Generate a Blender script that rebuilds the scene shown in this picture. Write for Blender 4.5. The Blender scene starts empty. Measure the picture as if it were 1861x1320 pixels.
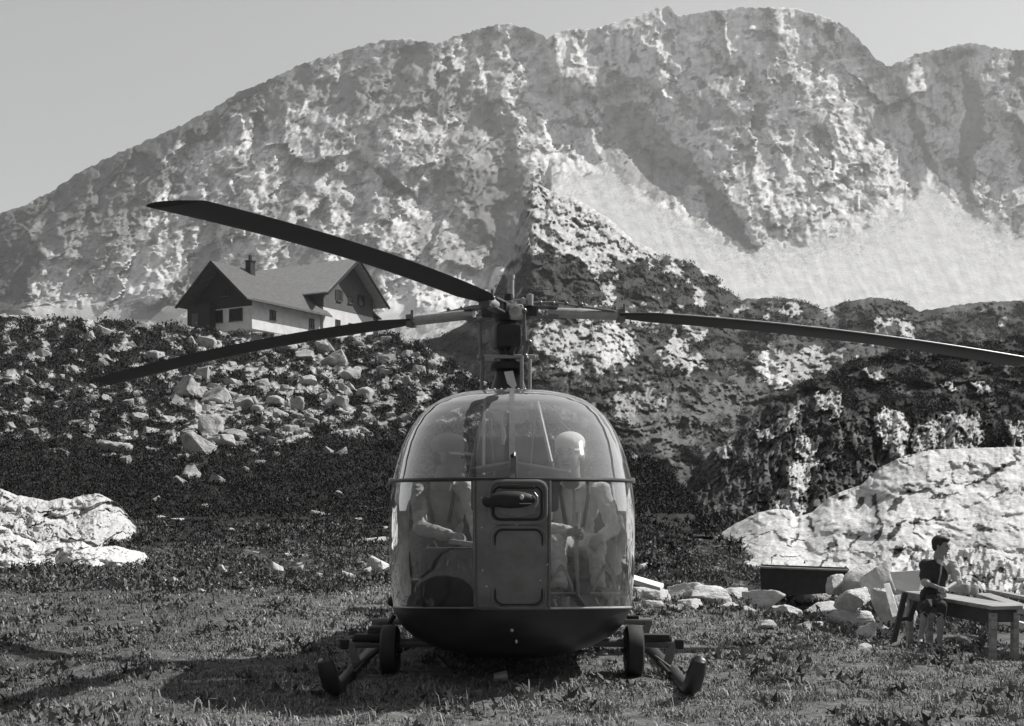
import bpy, math, random
import numpy as np
from mathutils import Vector, Matrix
R = math.radians
C = bpy.context.scene.collection
SC = bpy.context.scene
# ------------------------------------------------------------------ camera
EYE = 1.35; F = 2100.0; CX = 930.5; HY = 905.0     # eye height, focal length and horizon of the photo (1861 x 1320)
cam_d = bpy.data.cameras.new('camera'); cam = bpy.data.objects.new('camera', cam_d); C.objects.link(cam)
cam_d.sensor_width = 36; cam_d.lens = 36 * F / 1861.0
cam_d.shift_y = (HY - 660.0) / 1861.0
cam_d.clip_start = 0.1; cam_d.clip_end = 9000
cam.location = (0, 0, EYE); cam.rotation_euler = (R(90), 0, 0)
SC.camera = cam
# ------------------------------------------------------------------ sky, sun, exposure
SUN = Vector((0.90, 0.36, 1.00)).normalized()       # towards the sun: from the right and a little behind the helicopter
w = bpy.data.worlds.new('World'); SC.world = w; w.use_nodes = True
nt = w.node_tree; bg = nt.nodes['Background']
sky = nt.nodes.new('ShaderNodeTexSky'); sky.sky_type = 'NISHITA'; sky.sun_disc = False
sky.sun_elevation = math.asin(SUN.z); sky.sun_rotation = math.atan2(SUN.x, SUN.y)
sky.air_density = 1.0; sky.dust_density = 1.5; sky.altitude = 1800
bw = nt.nodes.new('ShaderNodeHueSaturation'); bw.inputs['Saturation'].default_value = 0.05
nt.links.new(sky.outputs[0], bw.inputs['Color']); nt.links.new(bw.outputs[0], bg.inputs[0])
bg.inputs[1].default_value = 0.088
sd = bpy.data.lights.new('sun', 'SUN'); sd.energy = 5.0; sd.angle = R(0.5); sd.color = (1, 0.985, 0.965)
so = bpy.data.objects.new('sun', sd); C.objects.link(so)
so.rotation_euler = (-SUN).to_track_quat('-Z', 'Y').to_euler(); so.location = (20, 20, 30)
SC.view_settings.view_transform = 'Standard'; SC.view_settings.look = 'None'
SC.view_settings.exposure = 0.42; SC.view_settings.gamma = 1.0
SC.render.engine = 'CYCLES'; SC.cycles.use_denoising = True
SC.cycles.max_bounces = 8; SC.cycles.transparent_max_bounces = 24
rng = np.random.default_rng(7); random.seed(7)

# ------------------------------------------------------------------ helpers
def W(px, py, d):
    """a point at distance d in front of the lens seen at photo position px, py"""
    return Vector(((px - CX) / F * d, d, EYE + (HY - py) / F * d))

def _h(ix, iy, seed):
    n = ix.astype(np.int32).view(np.uint32) * np.uint32(374761393) + iy.astype(np.int32).view(np.uint32) * np.uint32(668265263) + np.uint32((seed * 1442695041) & 0xffffffff)
    n = (n ^ (n >> np.uint32(13))) * np.uint32(1274126177)
    return ((n ^ (n >> np.uint32(16))) & np.uint32(0xffff)).astype(np.float32)
def perlin(x, y, seed=0):
    x = np.asarray(x, np.float32); y = np.asarray(y, np.float32); x, y = np.broadcast_arrays(x, y)
    ix = np.floor(x); iy = np.floor(y); fx = x - ix; fy = y - iy
    u = fx*fx*fx*(fx*(fx*6-15)+10); v = fy*fy*fy*(fy*(fy*6-15)+10)
    def g(a, b):
        t = _h(ix + a, iy + b, seed) * (2*np.pi/65536)
        return np.cos(t)*(fx-a) + np.sin(t)*(fy-b)
    return 1.5*((g(0,0)*(1-u)+g(1,0)*u)*(1-v) + (g(0,1)*(1-u)+g(1,1)*u)*v)
def fbm(x, y, seed=0, o=5, lac=2.1, gain=0.5):
    s = 0; a = 1; n = 0
    for k in range(o):
        s = s + a*perlin(x, y, seed+k*17); n += a; x = x*lac; y = y*lac; a *= gain
    return s/n
def ridged(x, y, seed=0, o=5, lac=2.1, gain=0.55):
    s = 0; a = 1; n = 0
    for k in range(o):
        s = s + a*(1-2*np.abs(perlin(x, y, seed+k*31))); n += a; x = x*lac; y = y*lac; a *= gain
    return s/n
def facet(x, y, seed=0, tilt=1.0, o=1, lac=2.3, gain=.5, jit=.9):
    """broken rock: every cell of an uneven pattern is a flat face with its own height and tilt"""
    tot = 0; am = 1.0
    for k in range(o):
        x = np.asarray(x, np.float32); y = np.asarray(y, np.float32); x0 = np.floor(x); y0 = np.floor(y); bd = np.full(np.shape(x), 9.0); h = np.zeros(np.shape(x)); sd = seed+k*41
        for i in (-1,0,1):
            for j in (-1,0,1):
                cx, cy = x0+i, y0+j; r1 = _h(cx, cy, sd)/65536.; r2 = _h(cx, cy, sd+7)/65536.
                ox = x-cx-.5-(r1-.5)*jit; oy = y-cy-.5-(r2-.5)*jit; d = ox*ox+oy*oy; m = d < bd
                a = _h(cx, cy, sd+13)*(2*np.pi/65536)
                h = np.where(m, (r1*7 % 1)-.5 + tilt*(np.cos(a)*ox+np.sin(a)*oy), h); bd = np.where(m, d, bd)
        tot = tot+am*h; am *= gain; x = x*lac+3.1; y = y*lac+1.7
    return tot
def sm(a, b, x):
    t = np.clip((x-a)/(b-a), 0, 1); return t*t*(3-2*t)
def inpoly(X, Y, poly):
    c = np.zeros(np.shape(X), bool); n = len(poly)
    for i in range(n):
        x1, y1 = poly[i]; x2, y2 = poly[(i+1) % n]
        if y1 == y2: continue
        k = ((Y < y1) != (Y < y2)) & (X < (x2-x1)*(Y-y1)/(y2-y1)+x1)
        c ^= k
    return c
def pcurve(pts):
    xs = [p[0] for p in pts]; ys = [p[1] for p in pts]
    return lambda x: np.interp(x, xs, ys)

def link(name, me, mat=None, parent=None, smooth=False):
    o = bpy.data.objects.new(name, me); C.objects.link(o)
    if mat: me.materials.append(mat)
    if smooth: me.polygons.foreach_set('use_smooth', [True]*len(me.polygons))
    if parent is not None:
        o.parent = parent; o.matrix_parent_inverse = Matrix.Translation(-parent.location)
    return o
def mesh_np(name, V, Fq, attrs=None):
    """fast mesh out of numpy arrays (faces all with the same number of corners)"""
    V = np.asarray(V, np.float32); Fq = np.asarray(Fq, np.int32); k = Fq.shape[1]
    me = bpy.data.meshes.new(name)
    me.vertices.add(len(V)); me.vertices.foreach_set('co', V.ravel())
    me.loops.add(Fq.size); me.loops.foreach_set('vertex_index', Fq.ravel())
    me.polygons.add(len(Fq)); me.polygons.foreach_set('loop_start', np.arange(0, Fq.size, k, dtype=np.int32))
    me.polygons.foreach_set('loop_total', np.full(len(Fq), k, np.int32))
    me.update(calc_edges=True)
    for n, a in (attrs or {}).items():
        at = me.attributes.new(n, 'FLOAT', 'POINT'); at.data.foreach_set('value', np.asarray(a, np.float32).ravel())
    return me
def gridfaces(ny, nx):
    i = np.arange(ny*nx).reshape(ny, nx)
    return np.stack([i[:-1,:-1], i[:-1,1:], i[1:,1:], i[1:,:-1]], -1).reshape(-1, 4)
def tag(o, label=None, cat=None, group=None, kind=None):
    if label: o['label'] = label
    if cat: o['category'] = cat
    if group: o['group'] = group
    if kind: o['kind'] = kind
    return o
def empty(name, loc, label, cat, group=None):
    o = bpy.data.objects.new(name, None); C.objects.link(o); o.location = loc; o.empty_display_size = .2
    return tag(o, label, cat, group)

# ------------------------------------------------------------------ materials (all grey: the photograph is black and white)
def mat(name, v=0.3, rough=0.7, metal=0.0, var=0.25, scale=8.0, bump=0.0, bscale=None, spec=0.5, attr=None, coat=0, sub=None, tint=(1.0,1.0,1.0), stretch=(1,1,1)):
    m = bpy.data.materials.new(name); m.use_nodes = True; t = m.node_tree; b = t.nodes['Principled BSDF']
    b.inputs['Roughness'].default_value = rough; b.inputs['Metallic'].default_value = metal
    b.inputs['Specular IOR Level'].default_value = spec
    if coat: b.inputs['Coat Weight'].default_value = coat
    tc = t.nodes.new('ShaderNodeTexCoord'); mp = t.nodes.new('ShaderNodeMapping'); mp.inputs['Scale'].default_value = stretch
    t.links.new(tc.outputs['Object'], mp.inputs[0])
    nz = t.nodes.new('ShaderNodeTexNoise'); nz.inputs['Scale'].default_value = scale; nz.inputs['Detail'].default_value = 7; nz.inputs['Roughness'].default_value = .62
    t.links.new(mp.outputs[0], nz.inputs['Vector'])
    mr = t.nodes.new('ShaderNodeMapRange'); mr.inputs[1].default_value = .3; mr.inputs[2].default_value = .7
    mr.inputs[3].default_value = 1-var; mr.inputs[4].default_value = 1+var
    t.links.new(nz.outputs[0], mr.inputs[0])
    mu = t.nodes.new('ShaderNodeMath'); mu.operation = 'MULTIPLY'; t.links.new(mr.outputs[0], mu.inputs[0])
    if attr:
        a = t.nodes.new('ShaderNodeAttribute'); a.attribute_name = attr; t.links.new(a.outputs['Fac'], mu.inputs[1])
    else: mu.inputs[1].default_value = v
    vm = t.nodes.new('ShaderNodeVectorMath'); vm.operation = 'SCALE'; vm.inputs[0].default_value = tint
    t.links.new(mu.outputs[0], vm.inputs['Scale']); t.links.new(vm.outputs[0], b.inputs['Base Color'])
    if bump:
        n2 = t.nodes.new('ShaderNodeTexNoise'); n2.inputs['Scale'].default_value = bscale or scale*3; n2.inputs['Detail'].default_value = 6; n2.inputs['Roughness'].default_value = .65
        t.links.new(mp.outputs[0], n2.inputs['Vector'])
        bp = t.nodes.new('ShaderNodeBump'); bp.inputs['Strength'].default_value = bump; bp.inputs['Distance'].default_value = sub or (0.5/(bscale or scale*3))
        t.links.new(n2.outputs[0], bp.inputs['Height']); t.links.new(bp.outputs[0], b.inputs['Normal'])
    return m

# ------------------------------------------------------------------ terrain sheets
def sheet(name, x0, x1, nx, top, bot, ny, depth, relief, albedo, material, jag=0, jscale=20, seed=1, back=0.35, cotf=None):
    """hillside between a lower and an upper outline; depth(X,T,Y) gives its distance, relief how far rock stands out of it"""
    xs = np.linspace(x0, x1, nx); t = np.linspace(0, 1, ny)
    X, T = np.meshgrid(xs, t)
    tp = top(xs) + jag*fbm(xs/jscale, xs*0+seed, seed, 5, gain=.6); bt = bot(xs)
    kw = max(3, int(nx*60/(x1-x0)/2)); ker = np.hanning(2*kw+1); ker /= ker.sum(); ts = np.convolve(np.pad(top(xs), kw, 'edge'), ker, 'valid')
    Y = bt[None,:] + (ts-bt)[None,:]*T + (tp-ts)[None,:]*T**7
    if cotf is not None:
        d = depth(X, T, Y); c = cotf(X, Y)
        dy = -np.diff(Y, axis=0, prepend=Y[:1]); d = d + np.cumsum(c*dy*(950/F), axis=0)
    else: d = depth(X, T, Y)
    d = d - relief(X, Y, d)
    A = albedo(X, Y, d)
    P = np.stack([(X-CX)/F*d, d, EYE+(HY-Y)/F*d], -1)
    # the far side, falling away behind the crest
    last = P[-1]; rows = []; span = back*np.mean(d[-1])
    for k, (fy, fz) in enumerate(((.03,.004),(.12,.03),(.4,.16),(1,.5))):
        q = last.copy(); s = 1+fy*back; q[:,0] *= s; q[:,1] *= s; q[:,2] = last[:,2]-fz*span; rows.append(q)
    P = np.concatenate([P, np.array(rows)], 0); A = np.concatenate([A, np.repeat(A[-1:], 4, 0)], 0)
    me = mesh_np(name, P.reshape(-1,3), gridfaces(ny+4, nx), {'alb': A})
    o = link(name, me, material, smooth=True)
    return o, (X, Y, d, P[:ny])

AIR = True
# ================================================================== THE SETTING
m_mount = mat('limestone_mountain', attr='alb', rough=.95, var=.16, scale=.09, bump=.4, bscale=.45, spec=.1, sub=1.3)
m_hill  = mat('alpine_hillside', attr='alb', rough=.95, var=.3, scale=.8, bump=.8, bscale=2.2, spec=.1, sub=.35)
m_slab  = mat('pale_karst_rock', attr='alb', rough=.9, var=.16, scale=1.3, bump=.7, bscale=3.5, spec=.15, sub=.12, stretch=(1,1,1))

def warp(X, Y, a, s, seed):
    return X + a*fbm(X/s, Y/s, seed, 4), Y + a*fbm(X/s, Y/s, seed+99, 4)
def paint(A, X, Y, poly, v, a=14, s=45, seed=5, mix=1.0):
    wx, wy = warp(X, Y, a*2, s, seed)
    m = inpoly(wx, wy, poly)
    A[m] = A[m]*(1-mix) + v*mix
    return m

# ---------------- the mountain
sky_line = pcurve([(-500,560),(-300,500),(-150,440),(0,388),(40,375),(90,350),(150,310),(200,285),(280,250),(340,222),(400,190),(430,168),(480,150),(540,120),(600,100),(650,85),(700,72),(740,70),(790,80),(830,65),(880,50),(920,42),(960,52),(995,70),(1020,55),(1080,52),(1140,35),(1180,20),(1215,11),(1232,30),(1290,20),(1340,14),(1400,14),(1450,16),(1490,28),(1520,38),(1550,60),(1570,80),(1590,105),(1610,120),(1640,112),(1660,98),(1700,92),(1740,82),(1775,78),(1820,88),(1861,92),(1890,120),(1940,230),(2010,400),(2100,500),(2500,560)])
scree_top = pcurve([(0,9999),(985,9999),(1000,345),(1060,322),(1120,318),(1150,342),(1210,378),(1290,425),(1375,462),(1440,448),(1560,425),(1640,385),(1685,335),(1740,375),(1800,415),(1861,437),(2000,440),(2600,450)])
BUTT = [  # crest polyline (y -> x), height in m, width left, width right (steep side left)
 ([(150,1195),(210,1225),(270,1260),(325,1302),(390,1345),(455,1382)], 62, 95, 420, 160, 470),
 ([(60,985),(140,1020),(220,1062),(300,1098),(330,1110)], 34, 30, 260, 60, 345),
 ([(100,1640),(200,1668),(300,1705),(380,1745)], 40, 34, 90, 95, 400),
 ([(90,1790),(200,1775),(300,1768),(400,1775)], 44, 55, 70, 95, 430),
 ([(380,830),(440,905),(520,950)], 30, 40, 120, 330, 600),
 ([(200,930),(330,950),(480,955)], 26, 46, 90, 190, 560),
 ([(290,672),(330,720),(362,768)], 16, 22, 60, 285, 375),
 ([(150,1395),(240,1405),(330,1440)], 14, 26, 140, 120, 350),
 ([(260,1520),(330,1545)], 12, 18, 90, 240, 345),
 ([(420,398),(470,404)], 22, 14, 40, 405, 480),
 ([(60,905),(200,912)], 18, 22, 60, 50, 260),
 ([(40,1505),(80,1530)], 18, 26, 60, 34, 90),
]
def m_relief(X, Y, d):
    wx, wy = warp(X, Y, 26, 60, 3)
    r = 0
    for pts, A, wl, wr, ya, yb in BUTT:
        xl = np.interp(wy, [p[0] for p in pts], [p[1] for p in pts])
        s = wx-xl
        wr = min(wr, 90)
        pr = np.where(s < -wl, np.exp((s+wl)/wr), np.clip(-s/wl, 0, 1)**.8)
        r = r - A*.85*pr*sm(ya-25, ya+15, wy)*(1-sm(yb-40, yb+10, wy))
    isc = sm(-70, 6, wy - scree_top(X)) * (X > 985)
    right = sm(900, 1050, X)
    w2 = wx + 22*fbm(X/30, Y/30, 6, 3)
    g = ridged((w2-.15*wy)/90, wy/190, 11, 2)*9 + facet((w2-.2*wy)/88, wy/150, 16, 1.5)*13 + facet((w2-.25*wy)/26, wy/64, 17, 1.3)*4.2 + facet((X+.3*Y)/12, (Y-.2*X)/17, 18, 1.2)*2.0 + facet(X/5.5, Y/7, 20, 1.2)*.8
    gl = ridged((w2+.6*wy)/95, wy/150, 12, 2)*14 + facet((w2+.6*wy)/80, (wy-.2*w2)/150, 19, 1.5)*15 + facet((w2+.55*wy)/26, (wy-.2*w2)/60, 21, 1.3)*3.6 + facet((X+.5*Y)/12, (Y-.3*X)/15, 22, 1.2)*2.2 + facet(X/5.5, Y/6.5, 24, 1.2)*.8
    g = g*right + gl*(1-right)
    flat = .8*fbm((X-.5*Y)/16, (X+Y)/90, 41, 4)
    r = (r + g-9)*(1-isc) + flat*isc
    return r*sm(575, 540, Y) * np.clip((Y-sky_line(X))/26+.25, 0, 1)
def m_cot(X, Y):
    isc = sm(0, 14, Y - scree_top(np.maximum(X, 1001)))*sm(780, 1090, X)
    right = sm(900, 1050, X)
    c = 1.08*(1-right) + 1.02*right
    c = c + .30*sm(.0,.5, fbm(X/260, Y/20, 61, 3))
    return c*(1-isc) + 1.5*isc
def m_alb(X, Y, d):
    A = np.interp(X, [850, 1050], [.56, .68])
    n = fbm(X/30, Y/26, 71, 5); n2 = fbm(X/11, Y/9, 77, 4)
    A *= 1 + .30*n2
    right = sm(900, 1020, X)
    veg = (n + .25*n2 > .09 + .10*right)
    A[veg] = np.where(right[veg] > .5, .33, .27)
    wall = (X > 1000) & (Y < scree_top(X)) & (n+.2*n2 > .2); A[wall] = .27
    # joints and water-stained gullies in the limestone
    lf = 1-right; cr = np.ones(X.shape)
    for sc, asp, th, dk_, sd_ in ((46, 3.4, .93, .62, 611), (24, 3.0, .91, .70, 621), (13, 2.2, .88, .78, 631), (30, .45, .94, .72, 641)):
        q1, q2 = warp(X, Y, sc*.35, sc*1.4, sd_); k1 = 1-np.abs(perlin((q1+q2*(.55*lf-.18*right))/sc, q2/(sc*asp), sd_+3))*1.0
        cr = np.minimum(cr, 1-(1-dk_)*sm(th, th+.06, k1))
    A *= cr
    st = fbm((X+.5*lf*Y)/7, Y/60, 651, 3); A *= 1+.28*st
    # grassy and dwarf pine ground, bare rock, and cliff shade painted in as dark albedo
    P = lambda poly, v, a=14, s=45, seed=5, mix=1.: paint(A, X, Y, poly, v, a, s, seed, mix)
    P([(-700,700),(-500,560),(0,380),(200,282),(430,160),(560,108),(600,128),(520,165),(430,205),(395,250),(330,262),(240,330),(160,350),(150,420),(60,450),(50,600)], .10, 16, 50)
    P([(150,340),(240,320),(330,300),(350,330),(280,360),(260,430),(200,440),(130,430)], .14, 22, 40, 8)
    P([(60,400),(240,390),(280,440),(200,470),(150,520),(90,470),(60,480)], .21, 26, 34, 9, .8)
    P([(560,112),(650,80),(745,66),(800,100),(830,150),(900,190),(960,260),(930,290),(860,235),(770,190),(700,205),(600,190),(520,200),(440,230),(460,190)], .18, 26, 36, 12, .85)
    P([(640,95),(700,75),(690,105),(600,140),(585,160),(575,140)], .42, 8, 30, 14)
    P([(790,205),(880,225),(960,300),(975,350),(940,500),(890,470),(860,400),(800,360),(760,300),(810,280)], .24, 34, 30, 15, .8)
    P([(850,300),(900,310),(985,322),(965,350),(950,470),(915,475),(880,440),(850,400),(835,350)], .13, 14, 30, 36, .9)
    P([(450,205),(470,208),(492,240),(480,247),(462,228)], .09, 5, 20, 16)
    P([(672,300),(700,306),(762,360),(735,362),(705,338)], .10, 5, 25, 17)
    P([(740,400),(830,420),(900,470),(860,500),(800,470)], .26, 26, 30, 18, .7)
    P([(-100,440),(45,440),(52,600),(-100,600)], .07, 6, 30, 19)  # shadow on the low left cliff, painted dark
    P([(225,580),(300,540),(392,432),(402,470),(350,540),(320,590)], .2, 6, 30, 20)
    P([(205,480),(260,450),(370,440),(330,500),(270,540),(215,560)], .52, 12, 30, 21)
    P([(690,470),(760,490),(835,520),(830,580),(690,590)], .6, 12, 30, 22)
    P([(850,500),(935,470),(945,540),(850,540)], .6, 8, 30, 22)
    P([(60,500),(120,470),(200,540),(230,600),(60,600)], .45, 20, 24, 28, .7)
    P([(1270,330),(1310,340),(1345,400),(1378,455),(1330,440),(1290,400)], .17, 8, 30, 31, .9)  # narrow cliff shade put into the rock colour
    P([(1745,120),(1775,150),(1790,220),(1770,320),(1790,400),(1760,400),(1740,300),(1752,200)], .2, 8, 30, 32, .9)  # shaded gully on the right ridge, painted darker
    P([(1625,130),(1650,160),(1690,260),(1720,340),(1740,370),(1700,340),(1660,240)], .2, 8, 30, 33, .9)
    P([(1496,44),(1512,42),(1520,78),(1505,70)], .1, 3, 20, 23)  # small patch of shade near the crest, painted in
    P([(1250,165),(1340,180),(1400,215),(1420,245),(1330,240),(1260,215)], .26, 24, 26, 24, .8)
    P([(1440,190),(1560,150),(1600,200),(1640,210),(1560,230)], .33, 24, 26, 25, .7)
    P([(1090,200),(1180,190),(1260,300),(1290,330),(1200,370),(1120,320),(1088,280)], .17, 14, 30, 26, .7)  # shaded flank left of the buttress, darkened in the albedo
    P([(1830,90),(2200,90),(2200,330),(1850,320)], .16, 10, 30, 27, .8)  # shade at the right end painted into the rock
    # ledges that hold snow
    for x, y, l in ((1440,196,34),(1470,200,20),(1560,180,26),(1545,108,45),(1575,122,24),(1600,190,18),(1500,178,22),(1360,186,22),(1265,70,16),(1300,140,12),(1080,165,18),(1400,210,14),(1530,200,18),(1620,180,10)):
        wx, wy = warp(X, Y, 7, 14, int(x))
        A[np.abs(wy-y-(wx-x)*-.12) < 3.4*np.sqrt(np.clip(1-((wx-x)/l)**2, 0, 1))] = .85
    wx, wy = warp(X, Y, 9, 22, 66)
    s = (wy > scree_top(wx)) & (X > 985) & inpoly(wx, wy, [(990,250),(2700,250),(2700,700),(1300,700),(1180,470),(1080,400),(1000,360)])
    A[s] = (.66*(1 + .09*fbm((X-.25*Y)/9, (Y+.2*X)/95, 88, 4) + .07*fbm(X/3, Y/3, 89, 3)))[s]
    A[(wy-scree_top(wx) > 0) & (wy-scree_top(wx) < 34) & (n2 > .05) & s] *= .88
    A[s & (fbm(X/2.6, Y/1.7, 90, 2) > .30 + .5*sm(0, 150, wy-scree_top(wx)))] *= .72
    return np.clip(A, .03, .9)
sheet('mountain', -480, 2200, 1000, sky_line, lambda x: 640+0*x, 300, lambda X,T,Y: 950+0*X, m_relief, m_alb, m_mount, jag=7, jscale=13, seed=4, cotf=m_cot)[0]['kind'] = 'structure'

# ---------------- the spur below the scree and the dark hills in front of it
l1_top = pcurve([(700,640),(800,612),(850,585),(885,555),(905,520),(925,470),(938,420),(950,370),(968,330),(1000,346),(1060,368),(1110,400),(1150,436),(1200,462),(1250,474),(1290,498),(1325,528),(1345,546),(1375,542),(1430,541),(1470,552),(1495,562),(1530,550),(1590,540),(1640,548),(1672,566),(1720,558),(1780,549),(1861,547),(2000,540),(2400,580)])
def l1_relief(X, Y, d):
    wx, wy = warp(X, Y, 18, 60, 13)
    up = 1-sm(520, 600, Y)
    r = ridged(wx/85, wy/55, 31, 3)*11 + facet(wx/42, wy/34, 37, 1.2, 3)*3.2 + fbm(X/9, Y/6, 39, 3)*1.0 + facet((X+.2*Y)/13, Y/11, 38, 1.4, 2)*1.5
    return r*(d/330)*np.clip((Y-l1_top(X))/14+.3, 0, 1)
def l1_alb(X, Y, d):
    A = np.full(X.shape, .05)
    n = fbm(X/34, Y/22, 101, 5); n2 = fbm(X/10, Y/7, 107, 4)
    P = lambda poly, v, a=14, s=30, seed=5, mix=1.: paint(A, X, Y, poly, v, a, s, seed, mix)
    up = inpoly(X+20*n, Y+20*n, [(900,300),(1350,300),(1350,560),(1230,600),(1100,600),(900,600)])
    A[up] = .42*(1+.5*n2[up])
    A[up & (n > .14+np.clip(480-Y, -40, 400)/160.)] = .055
    P([(945,470),(1000,455),(1060,480),(1080,520),(1040,560),(950,560)], .05, 10)
    P([(1100,480),(1180,470),(1240,520),(1200,540),(1110,530)], .05, 24)
    P([(1230,470),(1330,525),(1340,560),(1290,560)], .05, 12)
    low = ~up; A[low] *= 1+1.2*np.clip(fbm(X[low]/70, Y[low]/34, 109, 3)*2, -.5, 1)
    A[low & (n+.35*n2 > .30) & (X < 1500)] = .15
    A[low & (n+.35*n2 > .42)] = .14
    P([(960,600),(1080,600),(1160,640),(1120,670),(1020,665),(960,640)], .42, 34, 22, 33, .9)
    P([(1080,590),(1145,600),(1160,650),(1110,665),(1090,640)], .5, 10, 20, 34)
    P([(1225,600),(1290,600),(1240,640),(1290,660),(1240,680),(1190,650)], .42, 16, 20, 35)
    P([(1380,630),(1440,640),(1540,630),(1520,660),(1450,690),(1400,700),(1375,670)], .36, 18, 24, 36)
    P([(1385,640),(1410,650),(1440,700),(1400,700),(1380,670)], .6, 6, 20, 37)
    P([(1110,720),(1190,700),(1200,750),(1130,770)], .3, 24, 20, 38)
    P([(1130,760),(1330,690),(1400,720),(1300,770),(1200,830)], .15, 34, 22, 39, .8)
    for x, y, a, b in ((1437,565,18,10),(1395,575,8,10),(1510,565,14,7),(1600,600,10,24),(1620,585,30,5),(1650,610,8,22),(1825,585,9,10),(1826,630,6,5),(1590,620,40,5),(1560,660,10,8),(1180,580,20,14),(1470,640,20,6),(1010,620,20,8)):
        wx, wy = warp(X, Y, 16, 16, int(x+y))
        A[((wx-x)/a)**2+((wy-y)/b)**2 < 1] = .42
    A *= 1+.25*n2
    return np.clip(A, .02, .9)
o1_, l1 = sheet('hill', 700, 2300, 760, l1_top, lambda x: 1010+0*x, 300, lambda X,T,Y: 120*(3.2)**T, l1_relief, l1_alb, m_hill, jag=5, jscale=18, seed=9); o1_['kind'] = 'structure'

# ---------------- the near crag on the right
l2_top = pcurve([(1150,1060),(1215,990),(1228,955),(1252,872),(1296,819),(1340,784),(1401,731),(1454,700),(1515,674),(1560,652),(1603,643),(1660,634),(1720,626),(1861,612),(2100,600),(2300,640)])
CL = [([(1445,790),(1490,800),(1480,850),(1440,930),(1400,930),(1430,880),(1455,850)], .5), ([(1478,722),(1528,712),(1532,740),(1515,765),(1500,740),(1480,750)], .5),
      ([(1598,742),(1645,750),(1650,800),(1640,840),(1620,840),(1600,800),(1590,770)], .55), ([(1665,775),(1720,752),(1780,758),(1785,800),(1770,830),(1670,832),(1655,810)], .45),
      ([(1832,770),(1900,762),(1980,760),(1980,830),(1830,830)], .45), ([(1375,785),(1420,765),(1455,735),(1462,745),(1430,785),(1385,800)], .42),
      ([(1425,870),(1440,840),(1462,850),(1455,930),(1480,950),(1430,950)], .5), ([(1300,815),(1330,810),(1330,830),(1298,840)], .4),
      ([(1560,675),(1610,672),(1600,695),(1575,688)], .45), ([(1710,696),(1735,700),(1735,710),(1715,706)], .6), ([(1765,695),(1790,700),(1798,720),(1780,714)], .6)]
def cliffm(X, Y):
    m = np.zeros(X.shape)
    for k, (p, v) in enumerate(CL):
        wx, wy = warp(X, Y, 20, 18, 200+k)
        m = np.maximum(m, np.where(inpoly(wx, wy, p), v, 0))
    return m
def l2_relief(X, Y, d):
    wx, wy = warp(X, Y, 12, 50, 43)
    low = sm(690, 780, Y)
    r = ridged(wx/60, wy/110, 47, 3)*2.5*low + facet(wx/34, wy/60, 46, 1.3, 3)*1.4*low + fbm(wx/50, wy/24, 48, 5)*3.0*(1-low) + ridged(wx/17, wy/40, 53, 4)*.5*low + fbm(X/7, Y/5, 57, 3)*.35
    r += 1.2*(cliffm(X, Y) > 0) + facet((X+.2*Y)/11, Y/24, 55, 1.4, 2)*.75*low + facet(X/8, Y/8, 56, 1.3, 2)*.25
    return r*(d/70)*np.clip((Y-l2_top(X))/14+.3, 0, 1)
def l2_alb(X, Y, d):
    n = fbm(X/26, Y/30, 111, 5); n2 = fbm(X/8, Y/8, 117, 4)
    A = np.full(X.shape, .045)
    g = sm(700, 800, Y)*(X < 1620) * sm(1230, 1330, X); A += .11*g*np.clip(.5+1.8*n, 0, 1.3)
    A[(n+.5*n2 > .34)] = .14
    c = cliffm(X, Y); A = np.where(c > 0, c*(1+.5*n2), A)
    A[(c > 0) & (ridged(X/9, Y/36, 121, 3) < -.25)] = .08
    return np.clip(A*(1+.2*n2), .02, .8)
o2_, l2 = sheet('crag', 1150, 2250, 620, l2_top, lambda x: 1060+0*x, 260, lambda X,T,Y: 40*(2.3)**(T), l2_relief, l2_alb, m_hill, jag=4, jscale=20, seed=12); o2_['kind'] = 'structure'

# ---------------- the hillside below the hut
l4_top = pcurve([(-600,600),(-200,575),(0,572),(100,575),(200,584),(330,592),(420,606),(470,603),(580,614),(640,612),(700,606),(760,622),(830,662),(870,688),(930,720),(1000,760),(1080,790),(1150,822),(1200,850),(1240,890),(1270,950),(1300,1000)])
def l4_depth(X, T, Y):
    dt = np.interp(X, [-600,700,870,1300], [126,118,80,45]); return 30*(dt/30)**T
def rock4(X, Y):
    """where bare rock shows between the dwarf pines"""
    wx, wy = warp(X, Y, 14, 26, 141)
    n = fbm(wx/30, wy/20, 143, 5, gain=.62)
    den = np.interp(Y, [570,600,640,700,780,830,860,960], [.30,.05,-.0,.04,.06,-.0,-.5,-.6])
    den = den + .13*np.exp(-(((X-560)/150)**2+((Y-700)/80)**2)) + .26*np.exp(-(((X-375)/50)**2+((Y-775)/85)**2)) + .1*np.exp(-(((X-745)/60)**2+((Y-690)/45)**2))
    den = den - .12*np.exp(-(((X-170)/160)**2+((Y-820)/90)**2)) - .25*sm(-40, 10, (Y-(845-(X-400)*.12)))*(X > 400)
    den = den + .35*sm(1130, 1160, X)*sm(1000, 940, Y)
    return n + den - .13
def l4_relief(X, Y, d):
    wx, wy = warp(X, Y, 30, 60, 151)
    r = fbm(wx/70, wy/40, 153, 5)*3.2 + fbm(X/12, Y/8, 157, 3)*.45
    r = r + .5*sm(0, .12, rock4(X, Y))
    return r*(d/70)*np.clip((Y-l4_top(X))/10+.25, 0, 1)*sm(0, 30, 985-Y)
def l4_alb(X, Y, d):
    n2 = fbm(X/7, Y/6, 161, 4)
    A = .033*(1+.9*fbm(X/60, Y/30, 163, 4))
    k = rock4(X, Y); A = np.where(k > 0, .34*(1+.7*n2)*np.interp(k, [0,.2], [.75,1.15]), A)
    return np.clip(A, .015, .6)
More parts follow.
